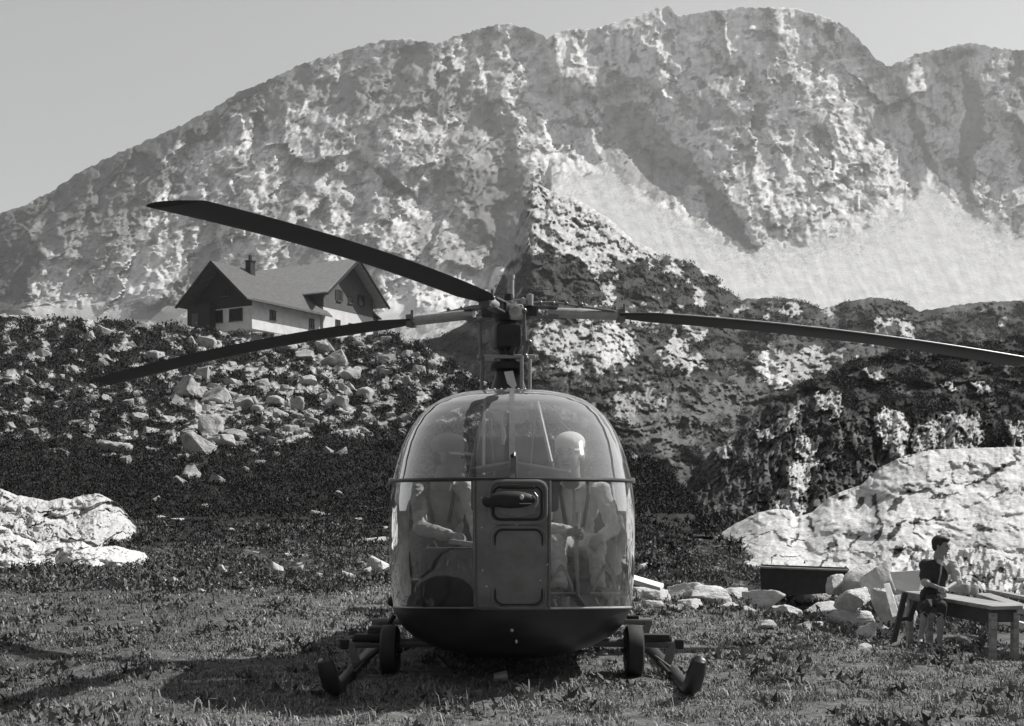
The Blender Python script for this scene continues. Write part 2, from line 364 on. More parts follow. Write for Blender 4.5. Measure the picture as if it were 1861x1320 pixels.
o4, l4 = sheet('hillside', -560, 1300, 1000, l4_top, lambda x: 975+0*x, 330, l4_depth, l4_relief, l4_alb, m_hill, jag=5, jscale=14, seed=15)
o4['kind'] = 'structure'

# ---------------- the meadow and the ground all round
def G(x, y):
    x = np.asarray(x, float); y = np.asarray(y, float)
    r = np.hypot(x, y)
    z = -.54*sm(2.6, 4.9, x)*sm(8.8, 13.0, y)*(1-.5*sm(17, 24, y))
    z = z + np.interp(x/np.maximum(y, 1), [-.5,.1,.25,.5], [.95,.85,.35,.3])*sm(21, 33, y)
    z = z + .05*fbm(x/1.6, y/1.6, 171, 4) + .12*fbm(x/6, y/6, 173, 3)*sm(9.5, 14, r)
    z = z - 3.0*sm(60, 400, r)*(y > np.abs(x)) - .8*sm(3, 30, -y)
    z = z + (135+25*fbm(x/60, y/60, 176, 3))*sm(12, 230, np.maximum(-y, np.abs(x)-1.3*y-6))*(1+.2*sm(0, 300, np.abs(x)))      # unseen hills added behind and beside the camera to darken glass reflections
    return z
ang = np.concatenate([np.linspace(-180,-34,40)[:-1], np.linspace(-34,34,640), np.linspace(34,180,40)[1:]])
rad = np.concatenate([np.geomspace(.4, 5, 20)[:-1], np.geomspace(5, 36, 430), np.geomspace(38, 4000, 40)])
AA, RR = np.meshgrid(np.radians(ang), rad)
gx, gy = RR*np.sin(AA), RR*np.cos(AA)
rub = sm(-.25, .25, gy-17.5+4.5*fbm(gx/3, gy/3, 174, 4)-1.6*sm(-3,-8,gx))                                   # stony pasture beyond the meadow
gz = G(gx, gy) + .02*fbm(gx/.22, gy/.22, 175, 4) + rub*.07*np.clip(fbm(gx/.35, gy/.35, 177, 4), -.2, 1)
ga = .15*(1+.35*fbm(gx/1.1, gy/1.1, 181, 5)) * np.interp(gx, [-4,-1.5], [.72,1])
wgx, wgy = warp(gx, gy, .5, .8, 184); n1 = fbm(wgx/.55, wgy/1.3, 183, 5, gain=.65)
ga = np.where((rub > .3) & (n1 > .34), .36, ga); ga = np.where((rub > .3) & (n1 < .12), .05, ga)
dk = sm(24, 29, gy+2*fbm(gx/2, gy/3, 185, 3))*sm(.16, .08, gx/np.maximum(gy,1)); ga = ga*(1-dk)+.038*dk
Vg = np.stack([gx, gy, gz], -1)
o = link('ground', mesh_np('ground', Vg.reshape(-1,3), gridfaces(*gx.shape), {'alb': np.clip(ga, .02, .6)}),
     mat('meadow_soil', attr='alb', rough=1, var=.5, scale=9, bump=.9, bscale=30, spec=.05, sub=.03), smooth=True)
o['kind'] = 'structure'
# ================================================================== SHAPE TOOLS
class MB:
    def __init__(s): s.v = []; s.f = []
    def add(s, vs, fs):
        n = len(s.v); s.v += [tuple(v) for v in vs]; s.f += [tuple(i+n for i in f) for f in fs]; return s
    def box(s, c, size, rot=None, bev=0.0):
        c = Vector(c); h = Vector(size)/2; M_ = rot.to_matrix() if hasattr(rot, 'to_matrix') else (rot or Matrix.Identity(3))
        if bev <= 0:
            vs = [c + M_ @ Vector((x*h.x, y*h.y, z*h.z)) for x in (-1,1) for y in (-1,1) for z in (-1,1)]
            return s.add(vs, [(0,1,3,2),(4,6,7,5),(0,4,5,1),(2,3,7,6),(0,2,6,4),(1,5,7,3)])
        import bmesh
        bm = bmesh.new(); bmesh.ops.create_cube(bm, size=1)
        for v in bm.verts: v.co = Vector((v.co.x*size[0], v.co.y*size[1], v.co.z*size[2]))
        bmesh.ops.bevel(bm, geom=bm.edges[:], offset=min(bev, .45*min(size)), segments=2, affect='EDGES', profile=.5)
        bm.verts.ensure_lookup_table()
        s.add([c + M_ @ v.co for v in bm.verts], [tuple(v.index for v in f.verts) for f in bm.faces]); bm.free(); return s
    def tube(s, pts, r, n=10, caps=True):
        pts = [Vector(p) for p in pts]; rs = r if isinstance(r, (list, tuple)) else [r]*len(pts)
        rings = []; up = None
        for i, p in enumerate(pts):
            t = (pts[min(i+1, len(pts)-1)] - pts[max(i-1, 0)]).normalized()
            if up is None: up = t.orthogonal().normalized()
            up = (up - t*up.dot(t)).normalized() if (up - t*up.dot(t)).length > 1e-6 else t.orthogonal().normalized()
            b = t.cross(up)
            rings.append([p + (up*math.cos(a) + b*math.sin(a))*rs[i] for a in [2*math.pi*k/n for k in range(n)]])
        vs = [v for g in rings for v in g]; fs = []
        for i in range(len(pts)-1):
            for k in range(n): fs.append((i*n+k, i*n+(k+1) % n, (i+1)*n+(k+1) % n, (i+1)*n+k))
        if caps: fs += [tuple(range(n))[::-1], tuple((len(pts)-1)*n+k for k in range(n))]
        return s.add(vs, fs)
    def lathe(s, prof, c, axis=(0,0,1), n=24):
        """prof: (radius, height) pairs turned about axis"""
        c = Vector(c); q = Vector((0,0,1)).rotation_difference(Vector(axis).normalized())
        vs = []; fs = []; m = len(prof)
        for r, h in prof:
            for k in range(n):
                a = 2*math.pi*k/n; vs.append(c + q @ Vector((max(r,1e-4)*math.cos(a), max(r,1e-4)*math.sin(a), h)))
        for i in range(m-1):
            for k in range(n): fs.append((i*n+k, i*n+(k+1) % n, (i+1)*n+(k+1) % n, (i+1)*n+k))
        return s.add(vs, fs)
    def ell(s, c, r, rot=None, n=20, m=12):
        c = Vector(c); M_ = rot.to_matrix() if hasattr(rot, 'to_matrix') else Matrix.Identity(3); vs = []; fs = []
        for i in range(m+1):
            t = math.pi*i/m
            for k in range(n):
                a = 2*math.pi*k/n
                vs.append(c + M_ @ Vector((r[0]*max(math.sin(t),1e-3)*math.cos(a), r[1]*max(math.sin(t),1e-3)*math.sin(a), r[2]*math.cos(t))))
        for i in range(m):
            for k in range(n): fs.append((i*n+k, (i+1)*n+k, (i+1)*n+(k+1) % n, i*n+(k+1) % n))
        return s.add(vs, fs)
    def grid(s, P):
        """P: rows of points"""
        ny, nx = len(P), len(P[0]); vs = [p for r in P for p in r]
        return s.add(vs, [(i*nx+j, i*nx+j+1, (i+1)*nx+j+1, (i+1)*nx+j) for i in range(ny-1) for j in range(nx-1)])
    def prism(s, out, d):
        """outline (3-D points) pushed along d"""
        n = len(out); d = Vector(d); vs = [Vector(p) for p in out]; vs += [p+d for p in vs]
        return s.add(vs, [tuple(range(n))[::-1], tuple(range(n, 2*n))] + [(i, (i+1) % n, n+(i+1) % n, n+i) for i in range(n)])
    def build(s, name, m, parent=None, smooth=False, solid=0, label=None, auto=True):
        me = bpy.data.meshes.new(name); me.from_pydata([tuple(v) for v in s.v], [], s.f); me.update()
        o = link(name, me, m, parent, smooth)
        if solid:
            md = o.modifiers.new('thickness', 'SOLIDIFY'); md.thickness = solid; md.offset = 0
        if smooth and auto:
            me.set_sharp_from_angle(angle=R(40))
        if label: o['label'] = label
        return o

# ---- smooth bodies: a blend of tapered limbs and ellipsoids, turned into one surface
def body_mesh(name, prims, h=.012, k=.02, fold=0.0):
    """prims: ('c', p1, p2, r1, r2) tapered limb; ('e', centre, radii, rot or None) ellipsoid"""
    P = []
    for q in prims:
        if q[0] == 'c':
            a, b = np.array(q[1], float), np.array(q[2], float); m = max(q[3], q[4])+4*k
            P.append((np.minimum(a,b)-m, np.maximum(a,b)+m))
        else:
            c = np.array(q[1], float); m = max(q[2])+4*k; P.append((c-m, c+m))
    lo = np.min([p[0] for p in P], 0); hi = np.max([p[1] for p in P], 0)
    n = np.ceil((hi-lo)/h).astype(int)+2; D = np.full(n, .2, np.float32)
    for q, (a0, b0) in zip(prims, P):
        i0 = np.maximum(((a0-lo)/h).astype(int), 0); i1 = np.minimum(((b0-lo)/h).astype(int)+2, n)
        ax = [lo[j]+np.arange(i0[j], i1[j])*h for j in range(3)]
        X, Y, Z = np.meshgrid(*ax, indexing='ij')
        kk = k
        if q[0] == 'c':
            a, b = np.array(q[1], float), np.array(q[2], float); ab = b-a; L = max(ab@ab, 1e-9)
            t = np.clip(((X-a[0])*ab[0]+(Y-a[1])*ab[1]+(Z-a[2])*ab[2])/L, 0, 1)
            d = np.sqrt((X-a[0]-ab[0]*t)**2+(Y-a[1]-ab[1]*t)**2+(Z-a[2]-ab[2]*t)**2) - (q[3]+(q[4]-q[3])*t)
            kk = min(k, .9*min(q[3], q[4])) if min(q[3], q[4]) > .006 else .005
        else:
            c = q[1]; r = q[2]; V = np.stack([X-c[0], Y-c[1], Z-c[2]], -1)
            if q[3] is not None: V = V @ np.array(q[3].to_matrix() if hasattr(q[3], 'to_matrix') else q[3])
            k0 = np.sqrt(((V/np.array(r))**2).sum(-1)); k1 = np.sqrt(((V/np.array(r)**2)**2).sum(-1))
            d = k0*(k0-1)/np.maximum(k1, 1e-6); kk = min(k, .6*min(r))
            if len(q) > 4:                      # carve
                s = D[i0[0]:i1[0], i0[1]:i1[1], i0[2]:i1[2]]; np.maximum(s, -d, out=s); continue
        s = D[i0[0]:i1[0], i0[1]:i1[1], i0[2]:i1[2]]
        hh = np.clip(.5+.5*(s-d)/kk, 0, 1); s[...] = s*(1-hh)+d*hh - kk*hh*(1-hh)
    # surface nets
    ins = D < 0
    idx = np.zeros(tuple(n-1), np.int8)
    for a in (0,1):
        for b in (0,1):
            for c in (0,1): idx += ins[a:n[0]-1+a, b:n[1]-1+b, c:n[2]-1+c]
    cells = np.argwhere((idx > 0) & (idx < 8)); cid = -np.ones(tuple(n-1), np.int64); cid[tuple(cells.T)] = np.arange(len(cells))
    acc = np.zeros((len(cells),3)); cnt = np.zeros(len(cells))
    cor = [(a,b,c) for a in (0,1) for b in (0,1) for c in (0,1)]
    for i, p in enumerate(cor):
        for q in cor[i+1:]:
            if sum(abs(p[j]-q[j]) for j in range(3)) != 1: continue
            d1 = D[tuple((cells+p).T)]; d2 = D[tuple((cells+q).T)]; m = (d1 < 0) != (d2 < 0)
            t = np.where(m, d1/np.where(m, d1-d2, 1), 0)
            pt = np.array(p)[None]+(np.array(q)-np.array(p))[None]*t[:,None]
            acc[m] += pt[m]; cnt[m] += 1
    V = lo+(cells+acc/np.maximum(cnt,1)[:,None])*h
    Fs = []
    for ax in range(3):
        o1, o2 = [(1,2),(2,0),(0,1)][ax]
        sl1 = [slice(None)]*3; sl2 = [slice(None)]*3; sl1[ax] = slice(0, n[ax]-1); sl2[ax] = slice(1, n[ax])
        e = np.argwhere(ins[tuple(sl1)] != ins[tuple(sl2)])
        e = e[(e[:,o1] > 0) & (e[:,o2] > 0) & (e[:,o1] < n[o1]-1) & (e[:,o2] < n[o2]-1)]
        u1 = np.zeros(3, int); u1[o1] = 1; u2 = np.zeros(3, int); u2[o2] = 1
        f = np.stack([cid[tuple((e).T)], cid[tuple((e-u1).T)], cid[tuple((e-u1-u2).T)], cid[tuple((e-u2).T)]], 1)
        fl = ins[tuple(e.T)]; f[fl] = f[fl][:, ::-1]; Fs.append(f)
    Fq = np.concatenate(Fs); Fq = Fq[(Fq >= 0).all(1)]
    # relax a little
    for it in range(2):
        sm_ = np.zeros_like(V); c_ = np.zeros(len(V))
        for a in range(4):
            b = (a+1) % 4
            np.add.at(sm_, Fq[:,a], V[Fq[:,b]]); np.add.at(c_, Fq[:,a], 1)
            np.add.at(sm_, Fq[:,b], V[Fq[:,a]]); np.add.at(c_, Fq[:,b], 1)
        V = V*.5+.5*sm_/np.maximum(c_,1)[:,None]
    if fold:
        n_ = np.zeros_like(V); fn = np.cross(V[Fq[:,2]]-V[Fq[:,0]], V[Fq[:,1]]-V[Fq[:,3]])
        for a in range(4): np.add.at(n_, Fq[:,a], fn)
        n_ /= np.maximum(np.linalg.norm(n_, axis=1), 1e-9)[:,None]
        w_ = ridged(V[:,0]/.11+V[:,2]/.30, V[:,2]/.10+V[:,1]/.16, 5, 3)
        V = V - n_*(w_*fold)[:,None]
    return mesh_np(name, V, Fq[:, ::-1])
# ================================================================== THE HELICOPTER
m_paint = mat('dark_painted_metal', .032, rough=.42, var=.5, scale=3, bump=.12, bscale=14, sub=.01)
m_panel = mat('console_metal', .19, rough=.34, var=.25, scale=6, bump=.1, bscale=18, sub=.006)
m_frame = mat('frame_metal', .20, rough=.35, metal=.5, var=.2, scale=20)
m_bright = mat('bare_metal', .55, rough=.3, metal=.7, var=.2, scale=20)
m_alu = mat('pale_glint_and_lit_edge', .42, rough=.4, metal=.2, var=.2, scale=14)
m_black = mat('black_rubber', .02, rough=.6, var=.3, scale=20, bump=.2, bscale=60)
m_blade = mat('blade_paint', .035, rough=.5, var=.25, scale=3, spec=.3)
m_seat = mat('seat_cloth', .09, rough=.9, var=.3, scale=25, bump=.3, bscale=60)
m_dark = mat('dark_interior', .03, rough=.8, var=.3, scale=8)
m_white = mat('sunlit_white', .6, rough=.5, var=.15, scale=10)
def glass(name, milk=.06, refl=1.0):
    m = bpy.data.materials.new(name); m.use_nodes = True; t = m.node_tree; t.nodes.clear()
    out = t.nodes.new('ShaderNodeOutputMaterial'); tr = t.nodes.new('ShaderNodeBsdfTransparent'); tr.inputs[0].default_value = (.93,.93,.93,1)
    gl = t.nodes.new('ShaderNodeBsdfGlossy'); gl.inputs['Roughness'].default_value = .03; gl.inputs[0].default_value = (1,1,1,1)
    fr = t.nodes.new('ShaderNodeFresnel'); fr.inputs[0].default_value = 1.5
    mu = t.nodes.new('ShaderNodeMath'); mu.operation = 'MULTIPLY'; mu.inputs[1].default_value = refl*3.0; mu.use_clamp = True
    m1 = t.nodes.new('ShaderNodeMixShader'); t.links.new(fr.outputs[0], mu.inputs[0]); t.links.new(mu.outputs[0], m1.inputs[0])
    t.links.new(tr.outputs[0], m1.inputs[1]); t.links.new(gl.outputs[0], m1.inputs[2])
    df = t.nodes.new('ShaderNodeBsdfTranslucent'); df.inputs[0].default_value = (.8,.8,.8,1)
    d2 = t.nodes.new('ShaderNodeBsdfDiffuse'); d2.inputs[0].default_value = (.7,.7,.7,1)
    md = t.nodes.new('ShaderNodeMixShader'); md.inputs[0].default_value = .5; t.links.new(df.outputs[0], md.inputs[1]); t.links.new(d2.outputs[0], md.inputs[2])
    tc = t.nodes.new('ShaderNodeTexCoord'); nz = t.nodes.new('ShaderNodeTexNoise'); nz.inputs['Scale'].default_value = 2.2; nz.inputs['Detail'].default_value = 6
    t.links.new(tc.outputs['Object'], nz.inputs['Vector'])
    mr = t.nodes.new('ShaderNodeMapRange'); mr.inputs[1].default_value = .35; mr.inputs[2].default_value = .7; mr.inputs[3].default_value = milk*.5; mr.inputs[4].default_value = milk*1.6
    t.links.new(nz.outputs[0], mr.inputs[0])
    m2 = t.nodes.new('ShaderNodeMixShader'); t.links.new(mr.outputs[0], m2.inputs[0]); t.links.new(m1.outputs[0], m2.inputs[1]); t.links.new(md.outputs[0], m2.inputs[2])
    t.links.new(m2.outputs[0], out.inputs[0]); return m
m_glass = glass('door_perspex', .06)
m_gup = glass('windscreen_perspex', .11); m_gupr = glass('glare_windscreen_perspex', .15); m_glow = glass('lower_perspex', .06); m_glowr = glass('glare_lower_perspex', .13)  # right-hand panes are milkier, painting sun glare into the glass

YB = 9.2; YR = 10.25                      # widest station, rear wall
ZT  = [.10,.13,.17,.22,.30,.38,.49,.62,.8,1.0,1.3,1.48,1.62,1.76,1.88,1.98,2.06,2.12,2.165,2.19,2.205]
HWT = [.02,.36,.52,.66,.80,.875,.93,.945,.955,.96,.955,.935,.90,.855,.80,.735,.66,.565,.44,.30,.02]
NT  = [.15,.42,.64,.82,1.0,1.12,1.22,1.30,1.38,1.43,1.45,1.42,1.34,1.22,1.09,.95,.80,.64,.46,.32,.10]
def hw(z): return float(np.interp(z, ZT, HWT))
def nd(z): return float(np.interp(z, ZT, NT))
EX = .86
def S(th, z, off=0.0):
    """point of the cabin skin; th 0 = nose, +-pi/2 = the sides"""
    s, c = math.sin(th), max(math.cos(th), 0)
    w_, n_ = hw(z)+off, nd(z)+off
    return Vector((math.copysign(abs(s)**EX, s)*w_, YB - n_*c**EX, z))
def thx(x, z): return math.asin(min(1, (abs(x)/hw(z))**(1/EX)))*(1 if x >= 0 else -1)
def zb(th): return .49+.105*math.cos(th)
ZM = 1.475
H = empty('helicopter', (0, 9.3, 0), 'small helicopter with a big glass bubble cabin parked nose on in the meadow', 'helicopter')

# belly and lower nose
b = MB(); rows = []
ths = [R(-90)+R(180)*i/60 for i in range(61)]
for k in range(20):
    f = k/19; row = []
    row.append(Vector((-hw(.10+(.49-.10)*f), YR, .10+(.49-.10)*f)))
    for th in ths:
        zz = .10+(zb(th)-.10)*f**.9
        row.append(S(th, zz))
    row.append(Vector((hw(.10+(.49-.10)*f), YR, .10+(.49-.10)*f)))
    rows.append(row)
b.grid(rows); b.add([rows[k][0] for k in range(20)] + [rows[k][-1] for k in range(20)], [(k, k+1, 20+k+1, 20+k) for k in range(19)])
fus = b.build('fuselage', m_paint, H, smooth=True)
b = MB(); b.ell((.0, 7.93, .44), (.012,.012,.012)); b.build('rivet', m_bright, fus); b = MB(); b.ell((.03, 7.955, .36), (.009,.009,.014)); b.build('rivet', m_bright, fus)
b = MB(); b.tube([S(thx(x, zb(0)+.0), zb(thx(x, .55)), .006) for x in np.linspace(.26, .90, 20)] + [Vector((.937, y, .49)) for y in (9.25, 9.6, YR)], .009, 8); b.build('sill_strip', m_bright, fus, smooth=True)
b = MB(); b.tube([S(thx(-x, zb(0)), zb(thx(-x, .55)), .004) for x in np.linspace(.26, .90, 20)] + [Vector((-.937, y, .49)) for y in (9.25, 9.6, YR)], .007, 8); b.build('sill_strip', m_frame, fus, smooth=True)

# glass: two lower panes, two windscreen halves
def pane(name, a0, z0f, z1f, sgn, tail=True, n=30, mz=16):
    P = []
    for k in range(mz+1):
        f = k/mz; row = []
        for i in range(n+1):
            zc = 0
            th = None
            u = i/n
            # inner edge at constant x, outer edge at the side
            zz = z0f(0)+(z1f(0)-z0f(0))*f
            t0 = abs(thx(min(a0, hw(zz)*.97), zz)); th = t0+(R(90)-t0)*u
            zz = z0f(th)+(z1f(th)-z0f(th))*f
            row.append(S(sgn*th, min(zz, 2.2045)))
        P.append(row if sgn > 0 else row[::-1])
    return MB().grid(P).build(name, {('windscreen',-1): m_gup, ('windscreen',1): m_gupr, ('window_pane',-1): m_glow, ('window_pane',1): m_glowr}[(name, sgn)], H, smooth=True, auto=False)
CW = .235
for sg in (-1, 1):
    pane('window_pane', CW+.012, zb, lambda t: ZM-.012, sg)
    pane('windscreen', .016, lambda t: ZM+.012, lambda t: 2.2045, sg, mz=34)
# side doors
for sg in (-1, 1):
    P = []
    zs = list(np.linspace(.50, 1.98, 22))
    for z in zs: P.append([Vector((sg*hw(z), y, z)) for y in np.linspace(YB+.05, YR-.05, 6)])
    MB().grid(P).build('door_pane', m_glass, H, smooth=True, auto=False)
    b = MB()
    arch = [Vector((sg*(hw(z)+.004), YB+.03, z)) for z in np.linspace(.49, 2.0, 26)]
    b.tube(arch, .020, 8)
    b.tube([Vector((sg*(hw(z)+.002), YR-.03, z)) for z in np.linspace(.49, 2.0, 26)], .026, 8)
    b.tube([(sg*(hw(.49)+.002), YB, .49), (sg*(hw(.49)+.002), YR, .49)], .024, 8)
    b.tube([(sg*(hw(1.475)+.004), YB, 1.475), (sg*(hw(1.475)+.004), YR, 1.475)], .016, 8)
    dr = b.build('door_frame', m_frame, H, smooth=True)
    MB().box((sg*(hw(1.0)+.012), YB+.20, 1.22), (.02, .14, .03), bev=.008).build('handle', m_bright, dr)
    # inner edge strip of the door; left one painted white as if sunlit
    b = MB(); q = [Vector((sg*(hw(z)-.03), YB+.10, z)) for z in np.linspace(.52, 1.45, 20)]; q2 = [p+Vector((-sg*.085, .03, 0)) for p in q]
    b.grid([q, q2]); b.build('door_post', m_white if sg < 0 else m_paint, H, solid=.012)
    b = MB(); b.tube([p+Vector((-sg*.088, .03, 0)) for p in q], .008, 6); b.build('door_post_edge', m_bright, H, smooth=True)
# framing of the bubble
b = MB(); b.tube([S(th, ZM+.0, .004) for th in [R(-90)+R(180)*i/50 for i in range(51)]], .014, 8); b.build('waist_rail', m_paint, H, smooth=True)
b = MB(); b.tube([Vector((sg*hw(z)+0, YB+.03, z+.003)) for sg, z in [(-1, z) for z in np.linspace(1.475, 2.2045, 40)] + [(1, z) for z in np.linspace(2.2045, 1.475, 40)]], .013, 8); b.build('roof_arch', m_frame, H, smooth=True)
b = MB(); b.tube([Vector((sg*(hw(z)+.008), YB+.10, z+.012)) for sg, z in [(-1, z) for z in np.linspace(1.475, 2.2045, 40)] + [(1, z) for z in np.linspace(2.2045, 1.475, 40)]], .010, 8); b.build('door_seal', m_bright, H, smooth=True)
b = MB(); zz = list(np.linspace(ZM, 2.20, 30))
b.grid([[S(0, z, .010)+Vector((dx, 0, 0)) for dx in (-.019, -.014, .014, .019)] for z in zz]); b.build('centre_mullion', m_frame, H, solid=.012)
b = MB(); b.box((.012, 7.80, 1.555), (.045, .03, .16), bev=.010); b.tube([(.012, 7.80, 1.62), (.015, 7.825, 1.655)], .012, 8); b.build('wiper_arm', m_frame, H, smooth=True)
b = MB(); b.tube([(.002, 7.776, 1.632), (.002, 7.765, 1.632)], .014, 10); b.build('wiper_pivot', m_black, H)
for sg in (-1, 1):
    MB().box((sg*.95, YB-.01, 1.485), (.05, .09, .045), bev=.01).build('hinge', m_bright, H)
    MB().box((sg*.955, YB+.06, 1.43), (.045, .08, .04), bev=.01).build('hinge', m_black, H)

# centre console: the metal panel between the two lower panes
def CP(x, z, off=0.0): return S(thx(x, max(z,.3)), z, off)
b = MB(); zs = np.linspace(.585, ZM+.01, 30)
b.grid([[CP(x, z, .006) for x in np.linspace(-CW-.02, CW+.02, 14)] for z in zs]); con = b.build('nose_panel', m_panel, H, smooth=True, solid=.014, auto=False)
def rrect(x0, x1, z0, z1, r, off, n=6):
    pts = []
    for cx, cz, a0 in ((x1-r, z1-r, 0), (x0+r, z1-r, 90), (x0+r, z0+r, 180), (x1-r, z0+r, 270)):
        for i in range(n+1):
            a = R(a0+90*i/n); x, z = cx+r*math.cos(a), cz+r*math.sin(a)
            pts.append(CP(x, z, off))
    return pts
def ring(pts, r, name, m, parent, k=8):
    b = MB(); b.tube(pts+[pts[0]], r, k, caps=False); return b.build(name, m, parent, smooth=True)
def plate(pts, name, m, parent):
    b = MB(); c = sum(pts, Vector())/len(pts); vs = [c]+pts; n = len(pts)
    b.add(vs, [(0, i+1, (i+1) % n+1) for i in range(n)]); return b.build(name, m, parent, smooth=True, auto=False)
ring(rrect(-.145, .225, 1.185, 1.46, .06, .022), .013, 'raised_rim', m_panel, con)
ring(rrect(-.122, .195, 1.205, 1.425, .05, .020), .008, 'window_seal', m_black, con)
plate(rrect(-.118, .19, 1.21, 1.42, .05, .019), 'console_window', mat('console_glass', .16, rough=.12, var=.15, scale=5), con)
b = MB(); b.box((.04, 7.745, 1.42), (.23, .02, .018), bev=.006); b.build('brow', m_black, con)
ring(rrect(-.135, .225, .60, 1.155, .07, .016), .011, 'raised_rim', m_panel, con)
ring(rrect(-.112, .20, .62, 1.135, .055, .018), .006, 'panel_groove', m_black, con)
for x, z in ((-.17,.75),(.19,.79),(.03,1.17),(-.20,1.15),(-.195,.86),(.235,.9),(.235,1.3),(-.2,1.35)):
    b = MB(); b.lathe([(.0,.006),(.006,.004),(.008,0)], CP(x, z, .014), (0,-1,0), 10); b.build('screw', m_bright, con)
for sg in (-1, 1):
    b = MB(); b.tube([CP(sg*(CW+.016), z, .014) for z in np.linspace(.6, ZM-.01, 20)], .010, 8); b.build('edge_strip', m_frame, con, smooth=True)
# the black oval lamp pod on the nose window, with its small lens
b = MB(); b.ell((-.005, 7.70, 1.338), (.165, .05, .058), n=28, m=16); b.ell((-.14, 7.705, 1.325), (.06,.04,.042)); pod = b.build('lamp_pod', m_black, H, smooth=True)
b = MB(); b.ell((.065, 7.655, 1.355), (.014,.008,.017)); b.build('lens', m_white, pod, smooth=True)
b = MB(); b.tube([(.05+.0, 7.66, 1.312), (.13, 7.672, 1.312)], .003, 6); b.build('scratch_strip', m_bright, pod)
b = MB(); b.tube([(.155, 7.69, 1.29), (.172, 7.69, 1.32), (.170, 7.69, 1.36), (.15, 7.69, 1.385)], .004, 6); b.build('pod_rim', m_bright, pod)

# floor, seats, rear wall, instruments
b = MB(); fl = [S(th, .56, -.03) for th in [R(-90)+R(180)*i/24 for i in range(25)]]; fl = [Vector((-.9, YR, .56))]+fl+[Vector((.9, YR, .56))]
b.prism(fl, (0,0,-.02)); b.build('cabin_floor', m_dark, H)
b = MB(); b.box((0, YR-.02, .97), (1.86, .04, .96)); b.box((0, YR-.02, 1.50), (.62, .05, .78)); b.build('rear_bulkhead', m_dark, H)
for x in (-.46, .46):
    b = MB(); b.box((x, 9.55, .80), (.5, .46, .10), bev=.03); st = b.build('seat', m_seat, H, smooth=True)
    b = MB(); b.box((x, 9.84, 1.12), (.48, .07, .58), Matrix.Rotation(R(-8), 3, 'X'), bev=.03); b.build('seat_back', m_seat, st, smooth=True)
    b = MB(); b.box((x, 9.6, .66), (.4, .3, .2)); b.build('seat_base', m_dark, st)
b = MB(); b.box((-.42, 8.30, .78), (.46, .34, .42), bev=.04); b.build('equipment_box', m_dark, H, smooth=True)
b = MB(); b.box((-.30, 8.24, 1.02), (.30, .20, .03), Matrix.Rotation(R(8), 3, 'Y'), bev=.01); b.build('map_shelf', m_alu, H, smooth=True)
b = MB(); b.box((0, YR-.3, 1.02), (.34, .5, .5), bev=.05); b.build('centre_box', m_dark, H, smooth=True)
# instrument shroud: a pale curved hood low in the windscreen
b = MB()
b.grid([[Vector((x, 8.05+.35*abs(x)**1.5+dy, 1.60-.16*abs(x)-.01*i)) for x in np.linspace(-.30, .40, 18)] for i, dy in enumerate((0,.05,.1,.14))])
hood = b.build('instrument_hood', m_alu, H, solid=.02, smooth=True)
b = MB(); b.box((.02, 8.22, 1.38), (.62, .18, .26), bev=.03); ip = b.build('instrument_panel', m_dark, H)
for x in (-.22, -.10, .02):
    b = MB(); b.lathe([(.0,.004),(.036,.004),(.04,0)], (x, 8.12, 1.42), (0,-1,0), 16); b.build('dial', m_alu, ip)
# roof, its inner beam and the struts seen behind the windscreen
b = MB(); rows = []
for y in (YB+.10, YB+.4, YB+.8, YR):
    rows.append([Vector((s*hw(z)*1.0, y, z+.004)) for s, z in [(-1, z) for z in np.linspace(2.0, 2.2045, 14)]+[(1, z) for z in np.linspace(2.2045, 2.0, 14)]])
b.grid(rows); b.build('roof', m_paint, H, smooth=True, solid=.02, auto=False)
b = MB()
for sg in (-1, 1):
    b.tube([(sg*.24, YR-.03, 2.14), (sg*.42, YR-.03, 1.30)], .022, 8)
    b.tube([(sg*.20, YR-.05, 2.16), (sg*.14, YR-.05, 1.30)], .012, 8)
b.tube([(-.26, YR-.03, 2.08), (.26, YR-.03, 2.08)], .024, 8)
b.build('cabin_struts', m_frame, H, smooth=True)
b = MB(); b.tube([(-.215, 9.0, 2.13), (-.213, 8.6, 1.52)], .012, 8); b.build('throttle_rod', m_alu, H, smooth=True)
b = MB(); b.tube([(-.08, 8.95, 1.95), (-.06, 8.9, 1.82), (-.07, 8.9, 1.76)], [.012,.018,.012], 8); b.build('cabin_lamp', m_alu, H, smooth=True)
b = MB(); b.prism([Vector((-.16, 9.0, 2.02)), Vector((-.06, 9.0, 2.03)), Vector((-.075, 9.0, 1.93)), Vector((-.10, 9.0, 1.93))], (0,.03,0)); b.build('roof_lever', m_alu, H)
b = MB(); b.prism([Vector((.02, 9.0, 2.04)), Vector((.10, 9.0, 2.05)), Vector((.14, 9.0, 1.99)), Vector((.08, 9.0, 1.93)), Vector((.02, 9.0, 1.93))], (0,.03,0)); b.build('roof_lever', m_alu, H)
b = MB(); b.tube([(.20, 9.05, 2.10), (.30, 8.75, 1.62)], .014, 8); b.tube([(.24, 9.3, 2.12), (.62, 9.9, 1.80)], .010, 8); b.build('grab_rail', m_alu, H, smooth=True)

